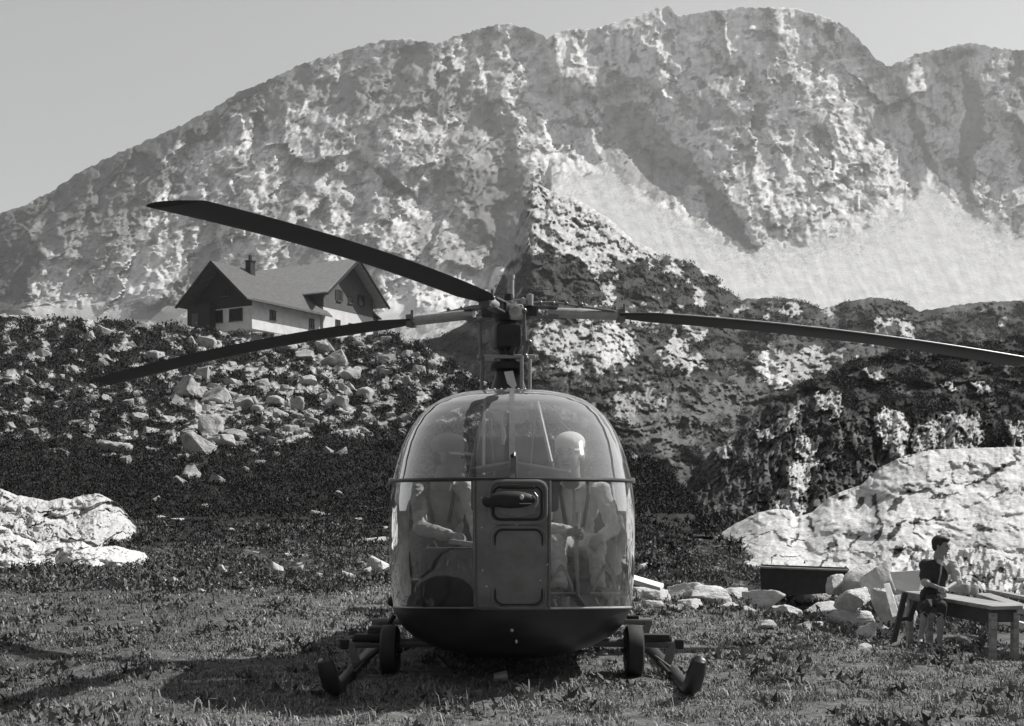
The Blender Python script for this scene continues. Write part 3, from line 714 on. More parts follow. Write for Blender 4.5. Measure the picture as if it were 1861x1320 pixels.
# flying controls in front of the right seat
b = MB(); b.tube([(.50, 8.75, 1.24), (.485, 8.72, 1.0), (.49, 8.62, .60)], [.022,.016,.014], 8); b.build('cyclic_stick', m_alu, H, smooth=True)
for x in (.36, .68):
    pts = []
    for u in np.linspace(-1, 1, 15):
        pts.append(Vector((x+.085*u, 8.42, .66+.16*(1-abs(u)**1.6))))
    b = MB(); b.tube([(x-.11, 8.40, .655), (x+.11, 8.40, .655)], .010, 8); pd = b.build('pedal_bar', m_alu, H, smooth=True)
    b = MB(); b.grid([[p for p in pts], [p+Vector((0, 0, .05)) for p in pts]]); b.build('pedal', m_alu, pd, solid=.02)
    b = MB(); n = 90; b.tube([Vector((x+.03+.022*math.cos(i*.5), 8.36+.022*math.sin(i*.5), .545+.09*i/n)) for i in range(n)], .006, 5); b.build('spring', m_bright, pd, smooth=True)
for x, z in ((.30, .62), (.42, .56), (.60, .63)):
    b = MB(); b.tube([(x, 8.33, z), (x+.02, 8.33, z-.05)], .012, 8); b.build('control_link', m_bright, H, smooth=True)
b = MB(); b.tube([(-.74, 8.52, .75), (-.64, 8.50, .745)], .007, 6); b.build('floor_handle', m_bright, H)

# engine, tank and tail boom behind the cabin
b = MB(); b.box((0, 10.62, 1.05), (1.1, .7, .95), bev=.12); b.build('fuel_tank', m_paint, H, smooth=True)
b = MB(); b.lathe([(.0,0),(.17,.02),(.22,.15),(.22,.7),(.18,.9),(.14,1.0),(.17,1.35),(.12,1.36)], (0, 10.95, 1.70), (0,1,.02), 24); b.build('engine', m_panel, H, smooth=True)
b = MB(); LB = [(-.42, 10.3, .50), (.42, 10.3, .50), (-.34, 10.95, 1.50), (.34, 10.95, 1.50)]; TB = [(-.07, 15.6, 1.32), (.07, 15.6, 1.32), (-.07, 15.6, 1.52), (.07, 15.6, 1.52)]
for a, c in zip(LB, TB): b.tube([a, c], .022, 8)
for k in range(9):
    f0, f1 = k/9, (k+1)/9
    q0 = [Vector(a).lerp(Vector(c), f0) for a, c in zip(LB, TB)]; q1 = [Vector(a).lerp(Vector(c), f1) for a, c in zip(LB, TB)]
    for i, j in ((0,1),(2,3),(0,2),(1,3)):
        b.tube([q0[i], q0[j]], .012, 6); b.tube([q0[i], q1[j]], .011, 6)
boom = b.build('tail_boom', m_paint, H, smooth=True)
b = MB(); b.box((.16, 15.6, 1.45), (.02, .13, 1.5), bev=.005); b.box((.16, 15.6, 1.45), (.06,.1,.1), bev=.02); b.build('tail_rotor', m_blade, boom)
b = MB(); b.box((0, 14.7, 1.40), (1.5, .35, .03), bev=.01); b.build('tailplane', m_paint, boom)

# undercarriage
for y in (8.9, 10.5):
    b = MB(); b.tube([(-1.27, y, .225), (-.62, y, .235), (.62, y, .235), (1.27, y, .225)], .034, 12)
    b.build('cross_tube', m_panel, H, smooth=True)
for sg in (-1, 1):
    b = MB(); b.box((sg*1.08, 8.84, .285), (.25, .09, .05), bev=.012); b.tube([(sg*.96, 8.84, .27), (sg*1.22, 8.84, .27)], .022, 8); b.build('clamp_block', m_black, H, smooth=True)
    b = MB(); b.box((sg*1.285, 8.9, .225), (.07,.075,.075), bev=.01); b.build('tube_end', m_black, H)
    for y in (8.9, 10.5):
        b = MB(); q = [Vector((sg*1.17, y, .22)), Vector((sg*1.24, y-.02, -.0))]
        b.box((q[0]+q[1])/2, (.06, .05, (q[0]-q[1]).length), Matrix.Rotation(-sg*math.atan2(.07, .22)*-1, 3, 'Y')); b.build('strut', m_panel, H)
    b = MB(); b.tube([(sg*1.22, 11.6, .03), (sg*1.21, 8.3, .035), (sg*1.205, 7.98, .04), (sg*1.20, 7.82, .06), (sg*1.208, 7.70, .115), (sg*1.22, 7.64, .20), (sg*1.235, 7.62, .275), (sg*1.238, 7.63, .30)], [.045,.045,.048,.055,.062,.06,.052,.03], 14); sk = b.build('skid', m_paint, H, smooth=True)
    b = MB(); b.ell((sg*1.245, 7.60, .275), (.03,.02,.022)); b.build('skid_glint', m_alu, sk, smooth=True)  # pale blob paints the glint on the skid toe
    b = MB(); b.lathe([(.07,-.06),(.165,-.066),(.19,-.05),(.197,0),(.19,.05),(.165,.066),(.07,.06)], (sg*.925, 8.78, .19), (1,0,0), 32); wh = b.build('wheel', m_black, H, smooth=True)
    b = MB(); b.lathe([(0,-.05),(.08,-.05),(.085,-.03),(.085,.03),(.08,.05),(0,.05)], (sg*.925, 8.78, .19), (1,0,0), 24); b.build('wheel_hub', m_alu, wh, smooth=True)
    b = MB(); b.tube([(sg*.83, 8.78, .19), (sg*1.02, 8.78, .19), (sg*1.21, 8.72, .05)], .018, 8); b.tube([(sg*1.02, 8.78, .19), (sg*1.10, 8.80, .12), (sg*1.16, 8.5, .06)], .016, 8); b.build('wheel_bracket', m_black, H, smooth=True)
# small fittings
b = MB(); b.ell((-.945, YB-.12, .535), (.035,.035,.04)); b.build('position_lamp', m_black, H, smooth=True)
b = MB(); b.tube([(-.93, YB-.05, .42), (-.97, YB-.05, .36), (-.95, YB-.05, .33)], .02, 8); b.build('step_stub', m_black, H, smooth=True)
b = MB(); b.box((.96, YB, .40), (.10,.06,.03), bev=.008); b.tube([(.96, YB, .40), (1.02, YB, .43)], .012, 6); b.build('step_stub', m_black, H)
b = MB(); b.tube([(.05, 8.6, .14), (.05, 8.6, .03)], .016, 8); b.tube([(.07, 8.6, .12), (.17, 8.6, .12)], .012, 8); b.build('belly_pipe', m_black, H, smooth=True)
b = MB(); b.tube([(-.55, 8.5, .20), (-.42, 8.5, .06), (-.28, 8.5, .14), (-.20, 8.5, .07), (-.10, 8.5, .12)], .009, 6); b.build('belly_cable', m_black, H, smooth=True)
b = MB(); b.lathe([(.0,0),(.04,0),(.045,.10),(.0,.10)], (-.13, 8.5, .02), (1,0,.2), 12); b.build('cargo_hook', m_alu, H, smooth=True)
b = MB(); b.box((-1.02, 8.9, .30), (.18,.12,.13), bev=.03); b.build('ski_fitting', m_black, H, smooth=True)

# mast and rotor
MX, MY = -.03, 10.4; HZ = 3.03
b = MB()
b.lathe([(.0,2.15),(.22,2.16),(.22,2.24),(.17,2.30),(.13,2.42),(.11,2.52),(.085,2.62),(.12,2.70),(.15,2.76),(.15,2.80),(.09,2.84),(.08,2.94),(.10,2.98)], (MX, MY, 0), (0,0,1), 24)
mast = b.build('mast', m_paint, H, smooth=True)
b = MB(); b.box((MX-.02, MY-.12, 2.78), (.24, .24, .22), Matrix.Rotation(R(12), 3, 'Z'), bev=.04); b.tube([(MX-.10, MY-.15, 2.86), (MX+.02, MY-.15, 2.60), (MX+.12, MY-.1, 2.46)], .028, 8); b.tube([(MX+.08, MY-.2, 2.80), (MX+.02, MY-.2, 2.62)], .03, 8); b.build('gearbox', m_paint, H, smooth=True)
b = MB(); b.lathe([(.0,2.50),(.17,2.50),(.18,2.53),(.17,2.56),(.0,2.56)], (MX, MY, 0), (0,0,1), 28); sw = b.build('swashplate', m_paint, H, smooth=True)
b = MB(); b.box((MX-.20, MY-.16, 2.575), (.15,.06,.04), bev=.012); b.box((MX+.17, MY-.16, 2.575), (.10,.06,.045), bev=.012); b.box((MX-.02, MY-.16, 2.60), (.52,.05,.035), bev=.01); b.build('swashplate_arm', m_alu, sw, smooth=True)
for x, z0, z1 in ((-.265, 2.18, 2.56), (.085, 2.18, 2.60), (.155, 2.18, 2.57)):
    b = MB(); b.tube([(x, MY-.24, z0), (x, MY-.24, z1)], .016, 8); b.build('control_rod', m_alu if x > 0 else m_frame, H, smooth=True)
for x0, x1, z0, z1 in ((-.275,-.285,2.58,2.92), (.12,.105,2.58,3.0), (.15,.115,2.72,2.60)):
    b = MB(); b.tube([(x0, MY-.20, z0), (x1, MY-.20, z1)], .015, 8); b.ell((x1, MY-.20, z1), (.028,.028,.028)); b.ell((x0, MY-.20, z0), (.03,.026,.03)); b.build('pitch_link', m_frame, H, smooth=True)
b = MB()
b.lathe([(.0,2.93),(.12,2.93),(.15,2.97),(.15,3.07),(.12,3.10),(.05,3.12),(.045,3.18),(.0,3.18)], (MX, MY, 0), (0,0,1), 24)
for az in (-18, 100, 242):
    a = R(az); d = Vector((math.sin(a), -math.cos(a), 0)); p = Vector((MX, MY, HZ))
    b.box(p+d*.17, (.13, .16, .10), Matrix.Rotation(math.atan2(d.y, d.x)+R(90), 3, 'Z'), bev=.02)
hub = b.build('rotor_hub', m_paint, H, smooth=True)
b = MB(); b.tube([(MX+.02, MY, 3.15), (MX+.02, MY, 3.33)], .030, 12); b.lathe([(.036,0),(.036,.035),(.0,.04)], (MX+.02, MY, 3.32), (0,0,1), 12); b.build('lifting_eye', m_alu, hub, smooth=True)
b = MB(); b.lathe([(.03,0),(.032,.10),(.0,.11)], (.16, MY-.05, 3.07), (0,0,1), 12); b.lathe([(.025,0),(.025,.05),(.0,.06)], (.10, MY-.08, 3.08), (0,0,1), 12); b.box((.06, MY, 3.12), (.16,.05,.03), bev=.008); b.build('damper', m_alu, hub, smooth=True)
b = MB(); b.lathe([(.035,-.03),(.06,-.02),(.065,0),(.06,.02),(.035,.03),(.035,-.03)], (.03, MY-.20, 3.00), (0,-1,0), 20); b.build('hub_bearing', m_bright, hub, smooth=True)
b = MB(); b.box((MX+.07, MY-.20, 2.99), (.12,.04,.14), bev=.02); b.build('hub_cheek', m_alu, hub, smooth=True)
RB = 5.12
def blade(az, droop, pitch, r0=1.02):
    a = R(az); d = Vector((math.sin(a), -math.cos(a), 0)); side = Vector((-d.y, d.x, 0)); p0 = Vector((MX, MY, HZ))
    z = lambda r: -droop*max(0, (r-.2)/(RB-.2))**1.9
    at_ = lambda r, s=0, u=0: p0+d*r+side*s+Vector((0,0,z(r)+u))
    tw = R(pitch)
    b = MB(); rows = []
    for r in list(np.linspace(r0, 5.0, 44))+[5.07, RB]:
        c = .33 if r > r0+.33 else .16+.17*(r-r0)/.33
        th = .032; row = []
        for x, t in ((-.5,0),(-.46,.5),(-.36,.85),(-.2,1),(.1,.75),(.5,.06),(.5,-.06),(.1,-.7),(-.2,-.9),(-.36,-.8),(-.46,-.5),(-.5,0)):
            s, u = x*c, t*th/2
            row.append(at_(r, s*math.cos(tw)-u*math.sin(tw), s*math.sin(tw)+u*math.cos(tw)))
        rows.append(row)
    b.grid(rows)
    n = 12
    for rr in (0, len(rows)-1): b.add(rows[rr][:-1], [tuple(range(n-1))])
    bl = b.build('rotor_blade', m_blade, H, smooth=True)
    b = MB(); b.tube([at_(.36), at_(.50), at_(r0-.04), at_(r0+.02)], [.038,.047,.047,.036], 14); b.build('blade_sleeve', m_alu, bl, smooth=True)
    b = MB(); q = Matrix.Rotation(math.atan2(d.y, d.x), 3, 'Z')
    for s in (-1, 1): b.box(at_(.32, 0, s*.045), (.26,.10,.018), q, bev=.006)
    b.box(at_(.22), (.10,.07,.10), q, bev=.015); b.build('blade_fork', m_frame, bl, smooth=True)
    b = MB(); b.box(at_(r0+.02), (.07,.10,.12), q, bev=.01); b.tube([at_(r0-.02,.05,.0), at_(r0-.02,.05,.09)], .014, 8); b.tube([at_(r0+.04,-.05,-.02), at_(r0+.04,-.05,.10)], .012, 8); b.build('blade_cuff', m_frame, bl, smooth=True)
    b = MB(); b.tube([at_(.18,-.05,.07), at_(.40,-.05,.085), at_(.62,-.05,.06), at_(.98,-.04,.03)], .011, 8)
    for r in (.28,.40,.52,.66): b.ell(at_(r, -.05, .075), (.02,.02,.02))
    b.build('drag_damper', m_frame, bl, smooth=True)
    b = MB(); b.tube([at_(r, -.5*.33*math.cos(tw), -.5*.33*math.sin(tw)) for r in np.linspace(1.4, 5.05, 30)], .006, 6); b.build('lit_leading_edge', m_alu, bl, smooth=True)  # pale strip paints the light along the blade's edge
    return bl
blade(-18, .27, 0, .62); blade(100, .36, -6); blade(242, .40, 5)
# the inter-blade cables
# small white paddle on the roof
b = MB(); b.prism([W(916,676,9.2), W(932,674,9.2), W(939,700,9.2), W(934,708,9.2), W(922,697,9.2)], (0,.015,0)); b.tube([W(930,706,9.2), W(930,714,9.2)], .008, 6); b.build('roof_vane', m_white, H)
for k in range(6):
    b = MB(); x = -.20+k*.055+(.03 if k > 3 else 0); b.tube([(x, YB+.3, 2.19), (x, YB+.3, 2.235)], .008, 6); b.ell((x, YB+.3, 2.24), (.013,.013,.013)); b.build('roof_fitting', m_alu, H)
# ================================================================== PEOPLE
m_skin = mat('skin', .30, rough=.6, var=.12, scale=12)
m_hair = mat('dark_hair', .025, rough=.6, var=.3, scale=60, bump=.4, bscale=120)
m_jacket = mat('light_jacket', .48, rough=.9, var=.15, scale=12, bump=.5, bscale=22, sub=.02)
m_jdark = mat('dark_trousers', .04, rough=.9, var=.2, scale=12, bump=.4, bscale=30)
m_shirt = mat('pale_shirt', .74, rough=.9, var=.1, scale=12, bump=.5, bscale=22, sub=.02)
m_khaki = mat('light_trousers', .6, rough=.9, var=.12, scale=12, bump=.5, bscale=25, sub=.02)
m_cap = mat('grey_cap', .34, rough=.9, var=.12, scale=20)
m_eye = mat('eye_dark', .02, rough=.3, var=.1)
def V3(*a): return Vector(a)
def frame(fwd, up=(0,0,1)):
    f = Vector(fwd).normalized(); r = f.cross(Vector(up)).normalized(); u = r.cross(f)
    return Matrix((r, f, u)).transposed()            # columns: right, forward, up
def head_prims(c, M_, s):
    T = lambda x, y, z: tuple(Vector(c) + M_ @ Vector((x*s, y*s, z*s)))
    e = lambda p, r: ('e', T(*p), tuple(q*s for q in r), M_)
    k = lambda a, b, r1, r2: ('c', T(*a), T(*b), r1*s, r2*s)
    return [e((0,-.012,.03),(.074,.094,.088)), e((0,.022,-.045),(.056,.062,.068)), e((0,.05,-.005),(.055,.045,.07)),
            k((0,.092,.012),(0,.112,-.026),.009,.0135), e((-.078,-.002,-.012),(.010,.020,.030)), e((.078,-.002,-.012),(.010,.020,.030)),
            e((0,.074,-.098),(.024,.022,.018)), k((-.034,.085,.027),(.034,.085,.027),.011,.011),
            k((-.02,.091,-.058),(.02,.091,-.058),.0075,.0075), k((0,-.02,-.05),(0,-.035,-.15),.050,.052)]
def sockets(c, M_, s):
    T = lambda x, y, z: tuple(Vector(c) + M_ @ Vector((x*s, y*s, z*s)))
    return [('e', T(q*.031,.104,.006), (.015*s,.014*s,.011*s), M_, 1) for q in (-1,1)]
def hand_prims(w, dirn, palm, s, thumb=1, curl=.5):
    """w wrist, dirn along the hand, palm = the way the palm faces"""
    d = Vector(dirn).normalized(); n = Vector(palm).normalized(); n = (n-d*n.dot(d)).normalized(); b = d.cross(n)*thumb
    w = Vector(w); pr = [('c', tuple(w), tuple(w+d*.045*s), .024*s, .030*s), ('e', tuple(w+d*.055*s), (.040*s,.040*s,.034*s), None)]
    for i, (o, L) in enumerate(((.030,.070),(.010,.080),(-.010,.075),(-.028,.058))):
        p = w+d*.075*s+b*o*s; a = curl*(.7+.12*i)
        q = p+(d*math.cos(a*.6)+n*math.sin(a*.6))*L*.5*s; r_ = q+(d*math.cos(a*1.6)+n*math.sin(a*1.6))*L*.5*s
        pr += [('c', tuple(p), tuple(q), .0098*s, .009*s), ('c', tuple(q), tuple(r_), .009*s, .0075*s)]
    p = w+d*.03*s+b*.030*s; q = p+(d*.6+b*.6+n*.35)*.040*s; r_ = q+(d*.85+b*.1+n*.4)*.032*s
    return pr+[('c', tuple(p), tuple(q), .0125*s, .011*s), ('c', tuple(q), tuple(r_), .011*s, .009*s)]
def person(root, J, s, skin, h=.009):
    hs = s*J.get('hs', 1.0); M_ = frame(J['face']); lay = head_prims(J['head'], M_, hs)
    ch, pe = Vector(J['chest']), Vector(J['pelvis']); fr = frame(J['front'], (ch-pe)); R_ = fr.col[0]
    torso = lambda a: [('e', tuple(ch), ((.165+a)*s,(.105+a)*s,(.17+a)*s), fr), ('e', tuple(ch.lerp(pe,.5)), ((.14+a)*s,(.10+a)*s,(.15+a)*s), fr),
                       ('e', tuple(pe), ((.165+a)*s,(.115+a)*s,(.12+a)*s), fr), ('c', tuple(Vector(J['head'])-M_.col[2]*.12*s), tuple(ch+fr.col[2]*.12*s), .05*s+a*.3, .075*s+a),
                       ('c', J['sl'], tuple(ch+fr.col[2]*.10*s), (.052+a)*s, (.07+a)*s), ('c', J['sr'], tuple(ch+fr.col[2]*.10*s), (.052+a)*s, (.07+a)*s)]
    arms = lambda a, f=1.0: sum([[('c', J['s'+k], J['e'+k], (.050+a)*s, (.040+a)*s), ('c', J['e'+k], tuple(Vector(J['e'+k]).lerp(Vector(J['w'+k]), f)), (.039+a)*s, ((.027 if f == 1 else .034)+a)*s)] for k in 'lr'], [])
    legs = lambda a, f=1.0: sum([[('c', tuple(pe+R_*q*.085*s), J['k'+k], (.085+a)*s, (.058+a)*s), ('c', J['k'+k], tuple(Vector(J['k'+k]).lerp(Vector(J['a'+k]), f)), (.056+a)*s, (.037+a)*s)] for k, q in (('l',-1),('r',1))], [])
    feet = lambda a: sum([[('c', J['a'+k], tuple(Vector(J['a'+k])+Vector((0,0,-.05*s))), (.036+a)*s, (.036+a)*s), ('c', tuple(Vector(J['a'+k])+Vector((0,0,-.055*s))), J['t'+k], (.038+a)*s, (.030+a)*s)] for k in 'lr'], [])
    pr = torso(0)+arms(0)+legs(0)+feet(0)+lay
    for k, th in (('l',J.get('thl',1)),('r',J.get('thr',-1))):
        hd = J.get('h'+k) or tuple(Vector(J['w'+k])-Vector(J['e'+k])); pr += hand_prims(J['w'+k], hd, J.get('p'+k, (0,0,-1)), s, th, J.get('curl', .6))
    o = link('body', body_mesh('body', pr+sockets(J['head'], M_, hs), h), skin, root, smooth=True)
    T = lambda x, y, z: Vector(J['head']) + M_ @ Vector((x*hs, y*hs, z*hs))
    for q in (-1, 1):
        MB().ell(T(q*.031,.088,.006), (.010*hs,.010*hs,.008*hs)).build('eye', m_eye, root, smooth=True)
        MB().tube([T(q*.018,.094,.026), T(q*.033,.094,.031), T(q*.048,.084,.026)], .0042*hs, 6).build('eyebrow', m_hair, root, smooth=True)
    MB().tube([T(-.022,.0945,-.0585), T(0,.0995,-.0580), T(.022,.0945,-.0585)], .0030*hs, 6).build('mouth', m_hair, root, smooth=True)
    return torso, arms, legs, feet, M_, T
def cloth(root, name, prims, m, h=.011, cut=None):
    o = link(name, body_mesh(name, prims, h, .015, .014), m, root, smooth=True); return o
def cap(root, T, M_, s, m, visor=.06, tall=.06, mv=None):
    pr = [('e', tuple(T(0,-.012,.062)), (.086*s,.108*s,(tall+.01)*s), M_), ('e', tuple(T(0,-.012,.045)), (.083*s,.103*s,.035*s), M_)]
    c_ = link('cap', body_mesh('cap', pr, .008, .01), m, root, smooth=True)
    if visor:
        rows = [[T(.078*math.sin(a)*(1+.0*k), .082+.0*k + (visor*k/3)*math.cos(a)-(.085*(1-math.cos(a))), .040-.014*k/3-.012*abs(math.sin(a))) for a in np.linspace(-1.3,1.3,14)] for k in range(4)]
        MB().grid(rows).build('visor', mv or m, c_, solid=.006, smooth=True)
    return c_

# the person in the seat on the left of the picture, turned to look across the cabin
p1 = empty('person', (-.55, 9.35, .56), 'person in a light jacket leaning forward in the cabin, capped head turned in profile', 'person')
J = dict(head=(-.475, 8.93, 1.665), face=(.95, -.42, -.10), chest=(-.56, 9.16, 1.28), pelvis=(-.55, 9.42, .96), front=(.25, -1, 0),
         sl=(-.735, 9.06, 1.41), sr=(-.37, 9.04, 1.43), el=(-.70, 8.86, 1.12), er=(-.28, 8.90, 1.16), wl=(-.44, 8.66, 1.06), wr=(-.26, 8.64, 1.06),
         kl=(-.68, 8.85, .97), kr=(-.42, 8.80, .97), al=(-.66, 8.62, .66), ar=(-.42, 8.58, .66), tl=(-.68, 8.44, .60), tr=(-.40, 8.40, .60), hs=1.22, thl=-1, thr=1, pl=(.3,-.2,-1), pr=(-.3,-.2,-1), curl=1.0)
to, ar, lg, ft, M_, T = person(p1, J, 1.15, m_skin)
cloth(p1, 'jacket', to(.012)+ar(.014, .8), m_jacket); cloth(p1, 'trousers', lg(.014)+to(.016)[2:3], m_jdark); cloth(p1, 'shoes', ft(.010), m_jdark)
cap(p1, T, M_, 1.4, m_cap, visor=.055, tall=.062, mv=m_white)
link('hair', body_mesh('hair', [('e', tuple(T(0,-.035,.005)), (.100,.102,.100), M_)], .009, .01), m_hair, p1, smooth=True)
MB().tube([(-.60,8.84,1.02),(-.56,8.80,.96),(-.52,8.78,.93),(-.47,8.78,.95),(-.44,8.8,1.0)], .008, 6).build('headset_cord', m_white, p1)
def collar(root, c, fr_f, s, m, par=None):
    c = Vector(c); f = Vector(fr_f).normalized(); r_ = f.cross(UPV).normalized()
    for q in (-1, 1):
        b = MB(); b.prism([c+f*.02*s, c+r_*q*.062*s-f*.01*s+UPV*.03*s, c+r_*q*.085*s+f*.01*s-UPV*.015*s, c+r_*q*.02*s+f*.045*s-UPV*.055*s], f*.008); b.build('collar', m, root)
UPV = Vector((0,0,1))
collar(p1, (-.535, 9.02, 1.47), (.3,-1,0), 1.2, m_jacket)
for q in (-.10, .10): MB().tube([(-.56+q, 9.10, 1.50), (-.555+q, 8.985, 1.36), (-.55+q*.6, 8.98, 1.15)], .016, 6).build('harness_strap', m_black, p1)
# the person in the seat on the right, facing out
p2 = empty('person', (.50, 9.35, .56), 'person in a pale shirt and cap facing out from the right seat of the cabin', 'person')
J = dict(head=(.445, 8.95, 1.69), face=(-.30, -1, -.06), chest=(.49, 9.20, 1.28), pelvis=(.50, 9.42, .96), front=(-.05, -1, 0),
         sl=(.29, 9.14, 1.41), sr=(.71, 9.14, 1.41), el=(.24, 8.98, 1.12), er=(.79, 9.02, 1.11), wl=(.46, 8.76, 1.09), wr=(.66, 8.78, 1.04),
         kl=(.34, 8.80, 1.0), kr=(.64, 8.80, 1.0), al=(.36, 8.56, .70), ar=(.64, 8.58, .70), tl=(.34, 8.42, .63), tr=(.66, 8.42, .63), hs=1.2, thl=-1, thr=1, pl=(0,-1,-.3), pr=(0,-.2,-1), curl=1.1)
to, ar, lg, ft, M_, T = person(p2, J, 1.15, m_skin)
cloth(p2, 'shirt', to(.012)+ar(.014, .8), m_shirt); cloth(p2, 'trousers', lg(.014)+to(.016)[2:3], m_khaki); cloth(p2, 'shoes', ft(.010), m_jdark)
cap(p2, T, M_, 1.38, m_shirt, visor=.016, tall=.055)
link('hair', body_mesh('hair', [('e', tuple(T(0,-.034,.008)), (.100,.100,.100), M_)], .009, .01), m_hair, p2, smooth=True)

collar(p2, (.475, 9.05, 1.475), (-.1,-1,0), 1.2, m_shirt)
b = MB(); b.box((.485, 9.052, 1.30), (.022,.012,.30), Matrix.Rotation(R(4), 3, 'X')); b.build('button_placket', m_cap, p2)
for q in (-.11, .11):
    b = MB(); b.tube([(.49+q, 9.14, 1.50), (.49+q, 9.055, 1.38), (.49+q*.6, 9.06, 1.12)], .015, 6); b.build('harness_strap', m_black, p2)
# the youth on the bench at the right
def P14(px, py, d): return tuple(W(px, py, d))
bx = empty('person', P14(1700, 1096, 14.1), 'dark haired youth in a short sleeved shirt sitting on the edge of the low table', 'person')
m_bshirt = mat('youth_shirt', .52, rough=.9, var=.15, scale=12, bump=.5, bscale=22, sub=.02)
J = dict(head=P14(1711, 992, 14.0), face=(.62, -.75, -.12), chest=P14(1706, 1042, 14.08), pelvis=P14(1698, 1083, 14.15), front=(.25, -1, 0),
         sl=P14(1683, 1027, 14.1), sr=P14(1731, 1027, 14.0), el=P14(1682, 1059, 13.95), er=P14(1740, 1058, 13.9), wl=P14(1707, 1069, 13.75), wr=P14(1719, 1071, 13.72),
         kl=P14(1682, 1103, 13.72), kr=P14(1712, 1101, 13.68), al=P14(1674, 1158, 13.75), ar=P14(1707, 1168, 13.70), tl=P14(1671, 1173, 13.56), tr=P14(1704, 1184, 13.5), hs=1.12, thl=-1, thr=1, pl=(.2,-.3,-1), pr=(-.2,-.3,-1), curl=.9)
to, ar, lg, ft, M_, T = person(bx, J, .86, m_skin, h=.010)
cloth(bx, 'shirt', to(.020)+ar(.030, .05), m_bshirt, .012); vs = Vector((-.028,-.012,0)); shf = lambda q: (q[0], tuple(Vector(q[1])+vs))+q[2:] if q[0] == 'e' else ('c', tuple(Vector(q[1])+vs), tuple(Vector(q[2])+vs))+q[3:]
cloth(bx, 'shaded_side_vest', [shf(q) for q in to(.030)[:3]+to(.026)[4:5]]+[('c', J['sl'], tuple(Vector(J['sl']).lerp(Vector(J['el']), .8)), .084, .072)], m_jdark, .012)  # dark vest shifted left, standing in for the torso's shaded side
cloth(bx, 'trousers', lg(.018, .35)+to(.018)[2:3], m_jdark, .012); cloth(bx, 'shoes', ft(.008), m_jdark, .012)
link('hair', body_mesh('hair', [('e', tuple(T(0,-.030,.040)), (.086,.098,.088), M_), ('e', tuple(T(0,.045,.085)), (.060,.050,.036), M_), ('e', tuple(T(0,-.06,-.01)), (.070,.055,.075), M_)], .009, .01), m_hair, bx, smooth=True)

collar(bx, tuple(Vector(P14(1708, 1020, 14.0))+Vector((.01,-.05,0))), (.25,-1,0), .95, m_bshirt)
b = MB(); b.tube([P14(1711,1028,13.88), P14(1709,1045,13.86), P14(1705,1064,13.92)], .009, 6); b.build('button_placket', m_cap, bx)
b = MB(); b.tube([P14(1683,1074,14.02), P14(1700,1076,13.93), P14(1716,1074,14.0)], .016, 6); b.build('belt', m_black, bx)
# ================================================================== THE HUT
m_plaster = mat('white_plaster', .72, rough=.95, var=.14, scale=1.2, bump=.3, bscale=6)
m_wood = mat('weathered_boards', .12, rough=.9, var=.35, scale=2.2, bump=.4, bscale=8, stretch=(6,6,.4))
m_wooddark = mat('dark_boards', .035, rough=.9, var=.3, scale=2.2, bump=.3, bscale=8, stretch=(6,6,.4))
m_shingle = mat('grey_shingles', .10, rough=.85, var=.3, scale=1.6, bump=.8, bscale=5, stretch=(1,1,3))
m_shingle2 = mat('worn_pale_shingles', .36, rough=.85, var=.22, scale=1.6, bump=.8, bscale=5, stretch=(1,1,3))
m_pane = mat('dark_window_glass', .02, rough=.15, var=.1)
ph = R(60); AX = Vector((math.cos(ph), math.sin(ph), 0)); BX = Vector((math.sin(ph), -math.cos(ph), 0)); UP = Vector((0,0,1))
K = W(458, 589, 130); K.z = 20.4
hut = empty('mountain_hut', tuple(K), 'white walled mountain hut with two steep shingled gable roofs on the skyline', 'building')
def PT(o, a, b_, z): return o + AX*a + BX*b_ + UP*z
def wallbox(name, o, a0, a1, b0, b1, z0, z1, m, par):
    b = MB(); vs = [PT(o, a, q, z) for a in (a0, a1) for q in (b0, b1) for z in (z0, z1)]
    b.add(vs, [(0,1,3,2),(4,6,7,5),(0,4,5,1),(2,3,7,6),(0,2,6,4),(1,5,7,3)]); return b.build(name, m, par)
def window(o, along, out, c, z, w_, h_, par, shutter=False):
    ctr = o + along*c + UP*z; fr = MB(); t = .09
    for s in (-1, 1): fr.add(*boxv(ctr+along*s*(w_/2), along, out, t, .14, h_+t))
    for s in (-1, 1): fr.add(*boxv(ctr+UP*s*(h_/2), along, out, w_-t, .14, t))
    f = fr.build('window', m_wooddark, par)
    MB().add(*boxv(ctr, along, out, w_-t, .05, h_-t)).build('pane', m_pane, f)
    MB().add(*boxv(ctr+out*.03, along, out, .05, .08, h_-t)).build('glazing_bar', m_wooddark, f)
    MB().add(*boxv(ctr-UP*(h_/2+.10)+out*.05, along, out, w_+.2, .22, .07)).build('sill', m_wood, f)
    if shutter:
        for s in (-1, 1): MB().add(*boxv(ctr+along*s*(w_*.5+w_*.28)+out*.02, along, out, w_*.45, .07, h_)).build('shutter', m_wooddark, f)
def boxv(c, a, o, wa, wo, wz):
    vs = [c+a*(x*wa/2)+o*(y*wo/2)+UP*(z*wz/2) for x in (-1,1) for y in (-1,1) for z in (-1,1)]
    return vs, [(0,1,3,2),(4,6,7,5),(0,4,5,1),(2,3,7,6),(0,2,6,4),(1,5,7,3)]
